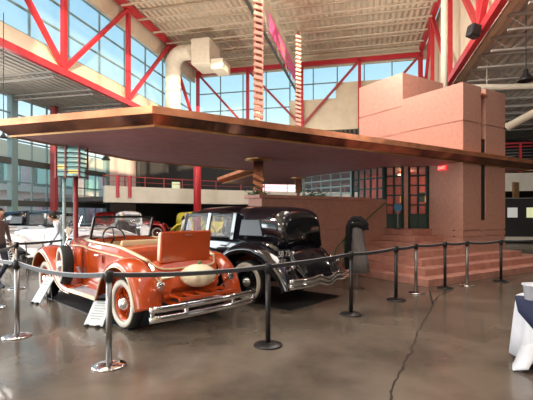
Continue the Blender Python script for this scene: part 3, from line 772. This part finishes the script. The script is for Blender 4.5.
    if lid:
        l = MB().box((-.37, 0, 1.13), (.05, .86, .45), ry=R(-6)).build('rumble_lid', paint, r, local=True, bevel=.02)
        MB().box((-.305, 0, 1.13), (.09, .84, .43), ry=R(-6)).build('cushion', 'cream_leather', l, local=True, bevel=.03)
        MB().tube([(-.405, .06, 1.30), (-.425, .06, 1.295), (-.425, -.06, 1.295), (-.405, -.06, 1.30)], .010, 6).build('lid_handle', 'chrome', l, local=True)
        MB().box((-.08, 0, .72), (.3, .8, .14)).build('rumble_seat', leather, r, local=True, bevel=.03)
        for s in (1, -1):
            MB().box((-.48, s*.40, .70), (.10, .20, .03), ry=R(50)).build('step_pad', trim, r, local=True)
    if top:
        MB().loft([[Vector((x, y*w_, z)) for y, z in ((-.62, z0), (-.55, z1), (-.3, z1+.05), (.3, z1+.05), (.55, z1), (.62, z0))] for x, z0, z1, w_ in ((-.35, 1.1, 1.35, .95), (-.1, 1.12, 1.62, 1), (.6, 1.5, 1.72, 1), (1.5, 1.55, 1.66, .95))]).build('folding_top', 'navy_cloth', r, local=True, bevel=.02)
    # rear: rack, bumper, lamps
    mb = MB()
    for y in (-.42, -.21, 0, .21, .42): mb.beam((-.46, y, .50), (-.93, y, .50), .03)
    mb.beam((-.93, -.5, .5), (-.93, .5, .5), .04); mb.beam((-.6, -.5, .5), (-.6, .5, .5), .04)
    mb.build('luggage_rack', paint, r, local=True)
    for z in (.30, .42):
        MB().tube([Vector((-.96+.10*abs(y)**3, y, z)) for y in [-.9+.15*i for i in range(13)]], .020, 8, ry=.042).build('bumper_bar', 'chrome', r, local=True, smooth=True)
    for y in (-.86, -.4, .4, .86): MB().box((-.955+.10*abs(y)**3, y, .36), (.03, .05, .2)).build('bumper_clamp', 'chrome', r, local=True, bevel=.008)
    mb = MB()
    for y in (-.4, .4): mb.beam((-.95, y, .38), (.1, y*.9, .42), .05)
    mb.build('frame_rail', paint, r, local=True)
    for s in (1, -1):
        MB().lathe([(0, -.04), (.05, -.035), (.06, 0), (.055, .01), (0, .015)], Matrix.Translation((-.66, s*.60, .66)) @ Matrix.Rotation(-PI/2, 4, 'Y'), 16).build('tail_lamp', 'chrome', r, local=True, smooth=True)
        MB().tube([(-.64, s*.6, .66), (-.5, s*.55, .5)], .014, 6).build('lamp_bracket', 'chrome', r, local=True)
    MB().beam((0, -.6, .36), (0, .6, .36), .07).build('axle', 'black_metal', r, local=True)
    MB().beam((3.13, -.6, .36), (3.13, .6, .36), .06).build('axle', 'black_metal', r, local=True)
    MB().box((1.4, 0, .40), (2.6, .8, .06)).build('chassis', 'black_metal', r, local=True)
    return r
ORZ = math.atan2(.693, -.721)
roadster('orange_roadster', (-1.44, 6.25, 0), ORZ, 'orange_paint', 'cream_paint', 'tan_leather', 'open vintage roadster in orange with cream stripes and raised rumble seat lid')

def sedan(name, loc, rz, paint, label, spoke='black_paint', plate=None, wall=True):
    r = root(name, loc, rz, label, 'car')
    S = [(-.70, .48, .46, .80, .03, None), (-.62, .60, .42, 1.0, .03, None), (-.48, .68, .4, 1.13, .02, None), (.0, .72, .38, 1.15, .01, None), (1.0, .73, .38, 1.14, .01, None), (1.8, .68, .38, 1.14, .02, None), (2.05, .60, .4, 1.13, .05, None)]
    MB().loft([ring10(*s) for s in S]).build('body', paint, r, local=True, smooth=True)
    MB().loft([ring10(2.055, .59, .42, 1.11, .07), ring10(2.6, .48, .44, 1.09, .09), ring10(3.3, .36, .46, 1.06, .1)]).build('hood', paint, r, local=True, smooth=True)
    g = MB().loft([ring10(3.3, .38, .4, 1.08, .11), ring10(3.42, .34, .4, 1.04, .1)]).build('radiator_shell', 'chrome', r, local=True)
    MB().box((3.42, 0, .74), (.04, .54, .58)).build('grille', 'black_metal', g, local=True)
    def rr(x, wb, zb, wt, zt, c): # cabin ring
        h = [(wb, zb), (wb*.4+wt*.6, zb+(zt-zb)*.62), (wt, zt-.06), (wt*.86, zt+c*.35), (wt*.6, zt+c*.75), (wt*.3, zt+c*.96), (0, zt+c)]
        return [Vector((x, y, z)) for y, z in h] + [Vector((x, -y, z)) for y, z in h[-2::-1]]
    cab = [rr(.42, .71, 1.13, .60, 1.66, .10), rr(.1, .70, 1.13, .60, 1.66, .10), rr(-.25, .69, 1.12, .585, 1.645, .10), rr(-.50, .675, 1.10, .575, 1.635, .09), rr(-.60, .66, 1.07, .56, 1.61, .08), rr(-.665, .635, 1.05, .535, 1.57, .06), rr(-.70, .60, 1.0, .50, 1.51, .04), rr(-.715, .56, .98, .46, 1.46, .03)]
    MB().loft(cab).build('cabin', paint, r, local=True, smooth=True)
    roof = [rr(.40, .62, 1.60, .60, 1.66, .10), rr(1.0, .62, 1.60, .60, 1.66, .105), rr(1.6, .61, 1.60, .59, 1.65, .09), rr(1.85, .59, 1.59, .56, 1.62, .07), rr(2.0, .56, 1.58, .53, 1.585, .04)]
    MB().loft(roof).build('roof', paint, r, local=True, smooth=True)
    for s in (1, -1):
        for x0, x1, w_ in ((2.02, 1.94, .05), (1.20, 1.17, .09), (.48, .46, .08)):
            MB().beam((x0, s*(.70 if x0 < 2 else .62), 1.12), (x1, s*(.61 if x0 < 2 else .57), 1.62), .04, w_, up=(1, 0, 0)).build('pillar', paint, r, local=True)
        for x0, x1 in ((1.25, 1.94), (.53, 1.15)):
            fz = MB(); c = [Vector((x0, s*.69, 1.16)), Vector((x1, s*.69, 1.16)), Vector((x1-.03, s*.615, 1.58)), Vector((x0, s*.615, 1.58))]
            for i in range(4): fz.beam(c[i], c[(i+1) % 4], .022)
            fz = fz.build('window_frame', 'black_metal', r, local=True); k = Vector((0, .003, 0)); MB().hexa([q-k for q in c], [q+k for q in c]).build('side_glass', 'glass', fz, local=True)
        c = [Vector((-.28, s*.672, 1.2)), Vector((.28, s*.70, 1.2)), Vector((.26, s*.645, 1.5)), Vector((-.16, s*.625, 1.5))]; k = Vector((0, .02, 0))
        MB().hexa([q-k for q in c], [q+k for q in c]).build('quarter_glass', 'dark_glass', r, local=True, bevel=.01)
        fender([(.92, .34), (.80, .50), (.62, .74), (.38, .93), (.05, 1.02), (-.28, 1.0), (-.58, .86), (-.82, .66), (-.98, .44), (-1.02, .34)], s*.50, s*.94, paint, r, lip=.12, crown=.07)
        fender([(1.75, .36), (2.0, .40), (2.3, .56), (2.6, .80), (2.95, .96), (3.25, 1.0), (3.55, .92), (3.75, .7), (3.82, .5)], s*.46, s*.94, paint, r, lip=.12, crown=.07)
        MB().box((1.35, s*.80, .35), (.95, .26, .05)).build('running_board', 'rubber', r, local=True, bevel=.01)
        wheel(r, 0, s*.74, .38, .38, spoke, wall); wheel(r, 3.3, s*.72, .38, .38, spoke, wall)
        MB().lathe([(.0, -.2), (.08, -.16), (.13, -.02), (.135, .03), (0, .05)], Matrix.Translation((3.5, s*.42, .92)) @ Matrix.Rotation(PI/2, 4, 'Y'), 20).build('headlamp', 'chrome', r, local=True, smooth=True)
        MB().lathe([(0, -.05), (.04, -.04), (.05, 0), (.05, .01), (0, .02)], Matrix.Translation((-1.0, s*.74, .72)) @ Matrix.Rotation(-PI/2, 4, 'Y'), 16).build('tail_lamp', 'chrome', r, local=True, smooth=True)
        MB().tube([(-.98, s*.74, .72), (-.85, s*.7, .6)], .015, 6).build('lamp_bracket', 'chrome', r, local=True)
        MB().tube([(.62, s*.735, 1.0), (.75, s*.735, 1.0)], .012, 6).build('door_handle', 'chrome', r, local=True)
        MB().tube([(-.55, s*.70, 1.10), (.6, s*.745, 1.11), (2.0, s*.64, 1.10)], .012, 6).build('belt_moulding', paint, r, local=True)
    c = [Vector((2.0, -.57, 1.15)), Vector((2.0, .57, 1.15)), Vector((1.93, .53, 1.58)), Vector((1.93, -.53, 1.58))]; k = Vector((.004, 0, 0))
    MB().hexa([q-k for q in c], [q+k for q in c]).build('windscreen', 'glass', r, local=True)
    MB().lathe([(0, -.02), (.9, -.02), (1, 0), (.9, .02), (0, .02)], Matrix.Translation((-.722, 0, 1.34)) @ Matrix.Rotation(R(-3), 4, 'Y') @ Matrix.Diagonal((.03*1, .20, .085, 1)) @ Matrix.Rotation(PI/2, 4, 'Y'), 28).build('rear_window', 'dark_glass', r, local=True)
    MB().loft([ring10(-.70, .56, .42, 1.02, .04), ring10(-.82, .50, .4, .88, .05), ring10(-.98, .47, .38, .68, .05), ring10(-1.06, .44, .36, .48, .03)]).build('tail_apron', paint, r, local=True, smooth=True)
    MB().box((1.0, 0, .85), (.2, 1.15, .62), ry=R(-8)).build('front_seat', 'grey_wall', r, local=True, bevel=.04)
    MB().box((.50, 0, .92), (.12, 1.15, .7), ry=R(-8)).build('rear_seat', 'grey_wall', r, local=True, bevel=.04)
    MB().tube([Vector((1.55+.05*math.sin(t), .33+.2*math.cos(t), 1.2+.2*math.sin(t))) for t in [2*PI*i/20 for i in range(20)]], .012, 6, closed=True).build('steering_wheel', 'black_metal', r, local=True)
    # double bumper with the dip in its middle
    for z, e in ((.50, 1), (.42, .7)):
        P = []
        for i in range(33):
            y = -.97+1.94*i/32; P.append(Vector((-1.22+.14*abs(y)**3, y, z - .055*e*math.exp(-(y/.16)**2) + .03*math.exp(-((abs(y)-.3)/.1)**2))))
        MB().tube(P, .022, 8, ry=.046).build('bumper_bar', 'chrome', r, local=True, smooth=True)
    mb = MB()
    for y in (-.5, .5): mb.beam((-1.2, y, .46), (-.4, y*.8, .44), .05)
    mb.build('bumper_bracket', 'black_metal', r, local=True)
    if plate:
        pl = MB().box((-.84, .80, .93), (.02, .30, .15)).build('licence_plate', 'black_metal', r, local=True, bevel=.005)
        text('plate_number', plate, .14, 'plate_ink', pl, Matrix.Translation((-.853, .80, .93)) @ Matrix(((0, 0, -1, 0), (-1, 0, 0, 0), (0, 1, 0, 0), (0, 0, 0, 1))), .002)
        MB().beam((-.83, .80, .88), (-.75, .78, .72), .03).build('plate_bracket', 'chrome', r, local=True)
    MB().beam((0, -.6, .38), (0, .6, .38), .07).build('axle', 'black_metal', r, local=True)
    MB().beam((3.3, -.6, .38), (3.3, .6, .38), .07).build('axle', 'black_metal', r, local=True)
    return r
BRZ = math.atan2(.643, -.766)
sedan('black_sedan', (.16, 8.0, 0), BRZ, 'black_paint', 'glossy black vintage sedan with whitewall tyres and wavy chrome bumper', plate='58 75')
# cars far behind
roadster('white_tourer', (-4.6, 12.6, 0), R(172), 'white_paint', 'white_paint', 'red_leather', 'white vintage tourer with red seats parked beyond the orange roadster', lid=False, extra=False)
roadster('navy_tourer', (-10.2, 13.0, 0), R(60), 'white_paint', 'white_paint', 'red_leather', 'vintage car with dark navy folding top before the left glass wall', lid=False, top=True, extra=False)
sedan('black_saloon', (-10.6, 17.9, 0), R(5), 'black_paint', 'black old saloon far back by the glass wall, behind the pump posts')
sedan('white_saloon', (-7.7, 22.8, 0), R(-70), 'white_paint', 'white and blue saloon far back below the balcony', spoke='blue_paint')
sedan('yellow_saloon', (-4.9, 26.4, 0), R(-20), 'yellow_paint', 'bright yellow saloon far back below the balcony', spoke='yellow_paint')
sedan('red_saloon', (-10.4, 26.9, 0), R(5), 'red_paint', 'dark red saloon far back, just behind the white and blue one', spoke='red_paint')
# mats
def carmat(loc, rz, x0, x1, hw, label):
    r = root('floor_mat', loc, rz, label, 'mat'); MB().box(((x0+x1)/2, 0, .006), (x1-x0, 2*hw, .012)).build('carpet', 'mat_black', r, local=True); MB().tube([(x0, -hw, .008), (x1, -hw, .008), (x1, hw, .008), (x0, hw, .008)], .008, 5, closed=True).build('edge_binding', 'black_plastic', r, local=True)
carmat((-1.44, 6.25, -.004), ORZ, -.1, 3.5, .76, 'black carpet mat under the orange roadster')
carmat((.16, 8.0, -.004), BRZ, -.97, 3.4, .78, 'black carpet mat under the black sedan')
# pumpkin on the rack
r = root('pumpkin', (-1.44+.66*.721, 6.25-.66*.693, .575), 0, 'pale ribbed pumpkin with green stalk on the tail of the orange roadster', 'pumpkin')
rings = []
for i in range(13):
    t = PI*i/12; row = []
    for k in range(48):
        a = 2*PI*k/48; rr_ = .25*math.sin(t)**.8*(1-.11*(1-abs(math.sin(a*5)))**1.5) + .004
        row.append(Vector((rr_*math.cos(a), rr_*math.sin(a), .16-.16*math.cos(t)*(1-.12*math.sin(t)))))
    rings.append(row)
MB().loft(rings).build('rind', 'pumpkin', r, local=True, smooth=True)
MB().tube([(0, 0, .28), (.01, 0, .33), (.03, .01, .36)], [.03, .02, .022], 8).build('stalk', 'stem', r, local=True)
mb = MB()
for a in range(6):
    c, s = math.cos(a), math.sin(a); mb.hexa([(0, 0, .295), (.05*c-.03*s, .05*s+.03*c, .30), (.1*c, .1*s, .285), (.05*c+.03*s, .05*s-.03*c, .30)], [(0, 0, .305), (.05*c-.03*s, .05*s+.03*c, .31), (.1*c, .1*s, .293), (.05*c+.03*s, .05*s-.03*c, .31)])
mb.build('leaf', 'stem', r, local=True)
# ================================================================== BARRIERS
posts = []
def stanchion(px, yb, kind, label, h=1.0):
    D = 656.0/(yb-214); x = (px-266.5)/410*D
    m = {'chrome': 'steel', 'black': 'black_metal', 'slim': 'steel'}[kind]
    r = root('stanchion', (x, D, 0), 0, label, 'barrier post', None)
    MB().lathe([(0, .0), (.17, 0), (.175, .01), (.165, .02), (.09, .035), (.04, .045), (0, .045)], n=36).build('base', 'chrome' if kind != 'black' else 'black_metal', r, local=True, smooth=True)
    MB().lathe([(0, .04), (.031, .04), (.031, h-.10), (0, h-.10)], n=20).build('post', m, r, local=True, smooth=True)
    hd = MB().lathe([(0, h-.11), (.043, h-.11), (.043, h-.01), (.034, h), (0, h)], n=20).build('belt_head', 'black_plastic', r, local=True, smooth=True)
    MB().box((-.048, 0, h-.06), (.02, .035, .05)).build('belt_clip', 'black_plastic', hd, local=True)
    posts.append((x, D)); return r
stanchion(17, 336.5, 'chrome', 'chrome barrier post at far left front with black head')
stanchion(109, 366, 'chrome', 'nearest chrome barrier post with round chrome base, in front of the orange roadster')
stanchion(268, 345.5, 'black', 'black barrier post in front of the black sedan, the nearest black one')
stanchion(351, 314.5, 'black', 'black barrier post in front of the mannequin')
stanchion(396, 300, 'black', 'black barrier post between the mannequin and the step corner')
stanchion(416, 293, 'slim', 'chrome barrier post standing just left of the step corner')
stanchion(445, 288, 'black', 'black barrier post standing at the right of the step corner')
stanchion(467, 285.5, 'slim', 'chrome barrier post before the steps under the tower corner')
stanchion(501, 281.5, 'black', 'rightmost black barrier post before the lowest step')
stanchion(16.5, 288.6, 'chrome', 'further chrome barrier post at the left, left of the orange fender')
stanchion(-6, 308, 'chrome', 'chrome barrier post cut by the left edge with only its base in view')
def belt(a, b, sag, label, z=.955):
    a, b = Vector((*a, z)), Vector((*b, z)); d = (b-a).normalized(); a += d*.045; b -= d*.045
    sd_ = d.cross(Vector((0, 0, 1))).normalized()*.004; n = 12; R_ = []; E = []
    for i in range(n+1):
        t = i/n; p = a.lerp(b, t)-Vector((0, 0, sag*4*t*(1-t))); h = Vector((0, 0, .024))
        R_.append([p-sd_-h, p+sd_-h, p+sd_+h, p-sd_+h]); E.append(p+h)
    r = root('barrier_belt', a, 0, label, 'barrier belt')
    MB().loft(R_).build('webbing', 'belt', r)
    MB().tube(E, .006, 5).build('selvedge', 'belt_edge', r)
nm = ['from the left front chrome post to the nearest chrome post', 'from the nearest chrome post to the first black post', 'from the first black post to the post at the mannequin', 'from the post at the mannequin to the next black post',
      'short stretch left of the step corner', 'short stretch crossing the step corner', 'short stretch right of the step corner', 'before the steps below the tower']
sg = [.06, .03, .01, .02, .02, .02, .02, .03]
for i in range(8): belt(posts[i], posts[i+1], sg[i], 'dark barrier belt '+nm[i])
belt(posts[8], (7.6, 10.6), .02, 'dark barrier belt running off the right edge from the last black post')
belt((-4.9, 6.9), posts[0], .04, 'dark barrier belt coming in at the left edge to the front chrome post')
belt(posts[9], (-5.0, 10.6), .02, 'dark barrier belt behind, passing left of the orange fender')
belt(posts[10], posts[9], .03, 'dark barrier belt at the far left between the two further posts')
# ------------------------------------------------------------------ signs on the floor
def card(c, px, w_, h_, lean, rz, label):
    r = root('floor_sign', c, rz, label, 'sign')
    M = Matrix.Rotation(-lean, 4, 'X')
    mb = MB(); q = [M @ Vector(p) for p in ((-w_/2, 0, .02), (w_/2, 0, .02), (w_/2, 0, h_), (-w_/2, 0, h_))]; k = M @ Vector((0, .01, 0))
    mb.hexa([v-k for v in q], [v+k for v in q]); pn = mb.build('panel', 'sign_white', r, local=True)
    mb = MB()
    for i in range(7):
        z = h_*(.9-.1*i); ww = w_*(.36 if i % 3 else .26)
        a = [M @ Vector(p) for p in ((-ww, -.012, z-.006), (ww, -.012, z-.006), (ww, -.012, z+.006), (-ww, -.012, z+.006))]; k2 = M @ Vector((0, .001, 0))
        mb.hexa([v-k2 for v in a], [v+k2 for v in a])
    mb.build('print_lines', 'ink', pn, local=True)
    for s in (-1, 1): MB().beam(M @ Vector((s*w_*.3, .012, h_*.8)), (s*w_*.3, h_*.55, .01), .02).build('easel_leg', 'black_metal', r, local=True)
    for s in (-1, 1): MB().box((s*w_*.3, -.015, .02), (.04, .05, .03)).build('foot_clip', 'black_metal', r, local=True)
card((-2.46, 5.80, 0), 0, .30, .40, R(38), R(-14), 'tilted white information card on the floor at the orange rear wheel')
card((-4.12, 7.30, 0), 0, .22, .54, R(36), R(-24), 'tall tilted cream information card on the floor at the orange front wheel')
# ------------------------------------------------------------------ mannequin
r = root('mannequin', (1.93, 8.75, 0), R(-8), 'mannequin on a stand in grey dress and dark fur stole', 'mannequin')
MB().lathe([(0, 0), (.16, 0), (.16, .012), (.02, .03), (0, .03)], n=28).build('base', 'steel', r, local=True)
MB().tube([(0, 0, .02), (0, 0, .8)], .014, 10).build('pole', 'steel', r, local=True)
def er(z, a, b, n=36, fl=0, cx=0):
    return [Vector((cx+(a+fl*math.cos(9*2*PI*k/n))*math.cos(2*PI*k/n), (b+fl*math.cos(9*2*PI*k/n))*math.sin(2*PI*k/n), z)) for k in range(n)]
MB().loft([er(.36, .225, .18, fl=.016, cx=.035), er(.6, .20, .16, fl=.013, cx=.03), er(.85, .175, .135, fl=.008, cx=.02), er(1.02, .145, .11, fl=.003, cx=.01), er(1.15, .15, .11), er(1.3, .165, .11), er(1.36, .14, .09)]).build('dress', 'grey_dress', r, local=True, smooth=True)
MB().loft([er(1.34, .16, .10), er(1.42, .12, .08), er(1.46, .05, .05), er(1.5, .045, .045)]).build('torso', 'skin' if 0 else 'black_plastic', r, local=True, smooth=True)
st_ = MB()
pts = smooth([(-.19, -.03, .42), (-.19, -.06, .8), (-.18, -.08, 1.15), (-.15, -.04, 1.36), (-.07, .02, 1.45), (.05, .02, 1.455), (.14, -.04, 1.38), (.17, -.06, 1.26)])
nP = len(pts); st_.tube(pts, [.062+.035*math.exp(-((i/nP-.65)/.3)**2)+random.uniform(-.012, .012) for i in range(nP)], 14)
st_.tube(smooth([(-.12, -.08, 1.36), (0, -.11, 1.38), (.13, -.08, 1.33)]), .06, 12)
st_.tube(smooth([(.17, .02, 1.3), (.22, .0, 1.0), (.225, 0, .62)]), [.05]*4+[.035]*5, 10) if False else None
st_.build('fur_stole', 'fur', r, local=True, smooth=True)
mb = MB(); mb.ball((-.10, -.15, 1.42), .02)
mb.build('brooch', 'chrome', r, local=True)
# ------------------------------------------------------------------ round table at the right edge
r = root('cloth_table', (3.22, 4.42, 0), 0, 'small table under a white floor-length cloth at the right edge', 'table')
MB().lathe([(0, .70), (.44, .70), (.44, .735), (0, .735)], n=40).build('tabletop', 'white_wall', r, local=True)
MB().tube([(0, 0, .05), (0, 0, .72)], .04, 12).build('leg', 'black_metal', r, local=True); MB().lathe([(0, 0.02), (.25, .02), (.25, .05), (0, .06)], n=24).build('foot', 'black_metal', r, local=True)
def cloth_ring(z, rad, fl, n=96, ph=0): return [Vector(((rad+fl*math.cos(11*2*PI*k/n+ph))*math.cos(2*PI*k/n), (rad+fl*math.cos(11*2*PI*k/n+ph))*math.sin(2*PI*k/n), z+(.015*math.cos(11*2*PI*k/n) if z < .1 else 0))) for k in range(n)]
tc_ = MB().loft([cloth_ring(.748, .02, 0), cloth_ring(.748, .43, 0), cloth_ring(.735, .452, .002), cloth_ring(.6, .465, .012), cloth_ring(.3, .485, .022, ph=.2), cloth_ring(.04, .50, .03, ph=.4)], caps=False).build('tablecloth', 'linen', None, smooth=True, solid=.004)
tc_.location = (3.22, 4.42, tc_.location.z)
tag(tc_, 'white floor-length tablecloth draped over the small table', 'tablecloth')
mb = MB(); n = 24; rows = []
for (za, ra) in ((.754, .1), (.756, .44), (.742, .468), (.6, .50), (.45, .525)):
    row = []
    for k in range(n+1):
        u = k/n*2-1; half = R(52) if za > .7 else R(52)*(1-(.742-za)/.30); a = R(206)+u*max(half, .01)
        row.append(Vector((3.22+ra*math.cos(a), 4.42+ra*math.sin(a), za)))
    rows.append(row)
nv = mb.loft(rows, caps=False, closed=False).build('table_runner', 'navy_cloth', None, smooth=True, solid=.004)
MT['navy_cloth2'] = mat('navy', (.010, .016, .055), .7, noise=.08, scale=20); nv.data.materials[0] = MT['navy']
tag(nv, 'navy blue overlay cloth hanging to a point over the white tablecloth', 'tablecloth')
for o_ in (tc_, nv, bpy.data.objects['cloth_table']): o_.scale.z = .905
nv.location.z *= .905
ROOTM[tc_.name] = Matrix.Translation(tc_.location)
rows = [[(2.80, 4.22, .34), (2.77, 4.30, .36), (2.77, 4.40, .34)], [(2.70, 4.14, .14), (2.68, 4.24, .17), (2.69, 4.38, .14)], [(2.62, 4.10, .045), (2.60, 4.20, .06), (2.64, 4.36, .04)], [(2.50, 4.16, .012), (2.53, 4.22, .02), (2.62, 4.36, .012)]]
MB().loft([[Vector(q) for q in rw] for rw in rows], caps=False, closed=False).build('trailing_corner', 'linen', tc_, smooth=True, solid=.008)
r = root('white_bucket', (2.86, 4.36, .69), 0, 'white round pot standing on the navy overlay at the right edge', 'pot')
MB().lathe([(0, 0), (.10, 0), (.115, .15), (.122, .15), (.122, .165), (.108, .165), (.095, .02), (0, .02)], n=28).build('pot', 'linen', r, local=True, smooth=True)
MB().tube([Vector((.12*math.cos(t), .12*math.sin(t), .158)) for t in [2*PI*i/28 for i in range(28)]], .008, 6, closed=True).build('rim', 'linen', r, local=True)

# ================================================================== PEOPLE
def person(loc, rz, label, pose, shirt, hair, h=1.72, trousers='trousers'):
    """one continuous skinned body; x = sideways, y = back, faces -y"""
    r = root('person', loc, rz, label, 'person')
    k = h/1.72; lean = pose.get('lean', 0)
    def J(x, y, z):                       # bend everything above the hips forward by lean
        if z > .95: v = Matrix.Rotation(lean, 3, 'X') @ Vector((x, y, z-.95)); return (v.x*k, v.y*k, (v.z+.95)*k)
        return (x*k, y*k, z*k)
    V = [J(0, 0, .95), J(0, 0, 1.12), J(0, 0, 1.30), J(0, 0, 1.42), J(0, -.01, 1.50), J(0, -.02, 1.56)]
    Rr = [(.15, .11), (.14, .10), (.155, .10), (.12, .08), (.055, .055), (.06, .06)]
    E = [(0, 1), (1, 2), (2, 3), (3, 4), (4, 5)]
    st1 = pose.get('step', .08)
    for s in (-1, 1):
        b = len(V); f = s*st1
        V += [J(s*.09, 0, .90), J(s*.10, -f*.5-.01, .50), J(s*.10, f*.9+.02, .09), J(s*.11, f*.9-.13, .04)]
        Rr += [(.085, .085), (.058, .058), (.042, .042), (.04, .03)]
        E += [(0, b), (b, b+1), (b+1, b+2), (b+2, b+3)]
        b = len(V); el, ha = pose.get('arm', ((.24, 0, 1.12), (.25, -.08, .88)))
        V += [J(s*.17, 0, 1.40), J(s*el[0], el[1], el[2]), J(s*ha[0], ha[1], ha[2])]
        Rr += [(.055, .05), (.04, .04), (.028, .028)]
        E += [(3, b), (b, b+1), (b+1, b+2)]
        hd = b+2; w0 = Vector(V[hd]); dr = (w0-Vector(V[hd-1])).normalized(); pm = w0+dr*.07
        V.append(tuple(pm)); Rr.append((.03, .018)); E.append((hd, len(V)-1)); pi = len(V)-1
        for q, (o_, l_) in enumerate(((-.03, .07), (-.01, .085), (.01, .08), (.03, .06))):
            V.append(tuple(pm+dr*l_+Vector((0, o_, -.01)))); Rr.append((.009, .009)); E.append((pi, len(V)-1))
        V.append(tuple(w0+dr*.05+Vector((0, -.05, 0)))); Rr.append((.01, .01)); E.append((hd, len(V)-1))
    me = bpy.data.meshes.new('body'); me.from_pydata(V, E, []); o = bpy.data.objects.new('body', me); C.objects.link(o); o.parent = r
    sk = o.modifiers.new('sk', 'SKIN'); lay = me.skin_vertices[0].data if me.skin_vertices else None
    if lay is None:
        bmx = bmesh.new(); bmx.from_mesh(me); bmx.verts.layers.skin.verify(); bmx.to_mesh(me); bmx.free(); lay = me.skin_vertices[0].data
    for i, v in enumerate(lay): v.radius = Rr[i]; v.use_root = (i == 0)
    su = o.modifiers.new('su', 'SUBSURF'); su.levels = su.render_levels = 2
    dg = bpy.context.evaluated_depsgraph_get(); m2 = bpy.data.meshes.new_from_object(o.evaluated_get(dg)); o.modifiers.clear(); o.data = m2
    m2.materials.clear()
    for nme in ('skin', shirt, trousers, 'black_plastic'): m2.materials.append(MT[nme])
    hipz = .97*k; inv = Matrix.Rotation(-lean, 3, 'X')
    for p in m2.polygons:
        p.use_smooth = True; c = p.center
        q = inv @ Vector((c.x, c.y, c.z-.95*k)); zz = q.z+.95*k
        if c.z < .075: p.material_index = 3
        elif zz > 1.47*k: p.material_index = 0
        elif abs(q.x) > .20*k and zz < 1.0*k: p.material_index = 0
        elif zz > hipz or c.z > hipz: p.material_index = 1
        elif abs(c.x) > .2*k: p.material_index = 1
        else: p.material_index = 2
    # head
    hc = Vector(J(0, -.03, 1.63)); Rm = Matrix.Translation(hc) @ Matrix.Rotation(lean*.7, 4, 'X')
    rings = []
    for i in range(13):
        t = PI*i/12; z = -.115*k*math.cos(t); row = []
        for a in [2*PI*j/20 for j in range(20)]:
            fr = max(0, -math.sin(a)); w_ = .078*k*math.sin(t)**.75+.001; y_ = .095*k*math.sin(t)**.75+.001
            if z < -.03: w_ *= .9; 
            if fr > .95 and -.035 < z < .01: y_ += .022*k      # nose
            if fr > .8 and -.09 < z < -.07: y_ += .006
            row.append(Rm @ Vector((w_*math.cos(a), y_*math.sin(a), z)))
        rings.append(row)
    hm = MB().loft(rings)
    for s in (-1, 1): hm.ball(Rm @ Vector((s*.08*k, .01, -.01)), .022, 8)
    hm = hm.build('head', 'skin', r, local=True, smooth=True)
    mb = MB()
    for s in (-1, 1): mb.ball(Rm @ Vector((s*.03, -.088*k, .015)), .010, 8)
    mb.build('eyes', 'hair_dark', hm, local=True)
    MB().box(Rm @ Vector((0, -.088*k, -.055)), (.04, .008, .008)).build('mouth', 'dull_red', hm, local=True)
    rings = []
    for i in range(9):
        t = PI*(.42+.58*i/8); row = []
        for a in [2*PI*j/20 for j in range(20)]:
            back = .5+.5*math.sin(a); zz = -.13*k*math.cos(t); lo_ = .02-.10*back
            zz = max(zz, lo_) if i < 3 else zz
            row.append(Rm @ Vector((.089*k*math.sin(t)**.6*math.cos(a), .104*k*math.sin(t)**.6*math.sin(a)+.012, zz+(-.07*back if i == 0 else 0))))
        rings.append(row)
    MB().loft(rings).build('hair', hair, hm, local=True, smooth=True)
    return r
person((-5.82, 8.9, 0), R(70), 'person in a grey-brown shirt walking at the left edge', {'step': .22}, 'shirt_brown', 'hair_dark', 1.70)
person((-5.7, 11.55, 0), R(-60), 'dark-haired person in a pale striped shirt bending by the white tourer', {'lean': R(25), 'arm': ((.22, -.1, 1.15), (.18, -.3, 1.0))}, 'shirt_stripe', 'hair_dark', 1.70)
person((-5.0, 14.2, 0), R(30), 'grey-haired person in black standing beyond the orange windscreen', {}, 'shirt_black', 'hair_grey', 1.62)
person((-3.55, 18.2, 0), R(-20), 'fair-haired person in white standing left of the black sedan', {}, 'shirt_white', 'hair_blond', 1.60)
person((-1.35, 14.5, 0), R(160), 'dark-haired person seen through the side windows of the black sedan', {}, 'shirt_black', 'hair_dark', 1.55)
# a pale folding chair at the left, behind the barrier
r = root('folding_chair', (-6.3, 11.2, 0), R(40), 'black framed folding chair at the left, behind the barrier', 'chair')
MB().box((0, 0, .45), (.42, .42, .03)).build('seat', 'shirt_white', r, local=True, bevel=.01)
MB().box((0, .22, .75), (.42, .03, .2)).build('backrest', 'shirt_white', r, local=True, bevel=.01)
for s in (-1, 1):
    MB().beam((s*.21, .24, .85), (s*.21, -.2, 0.01), .025).build('leg', 'black_metal', r, local=True)
    MB().beam((s*.19, -.18, .45), (s*.19, .25, 0.01), .025).build('leg', 'black_metal', r, local=True)
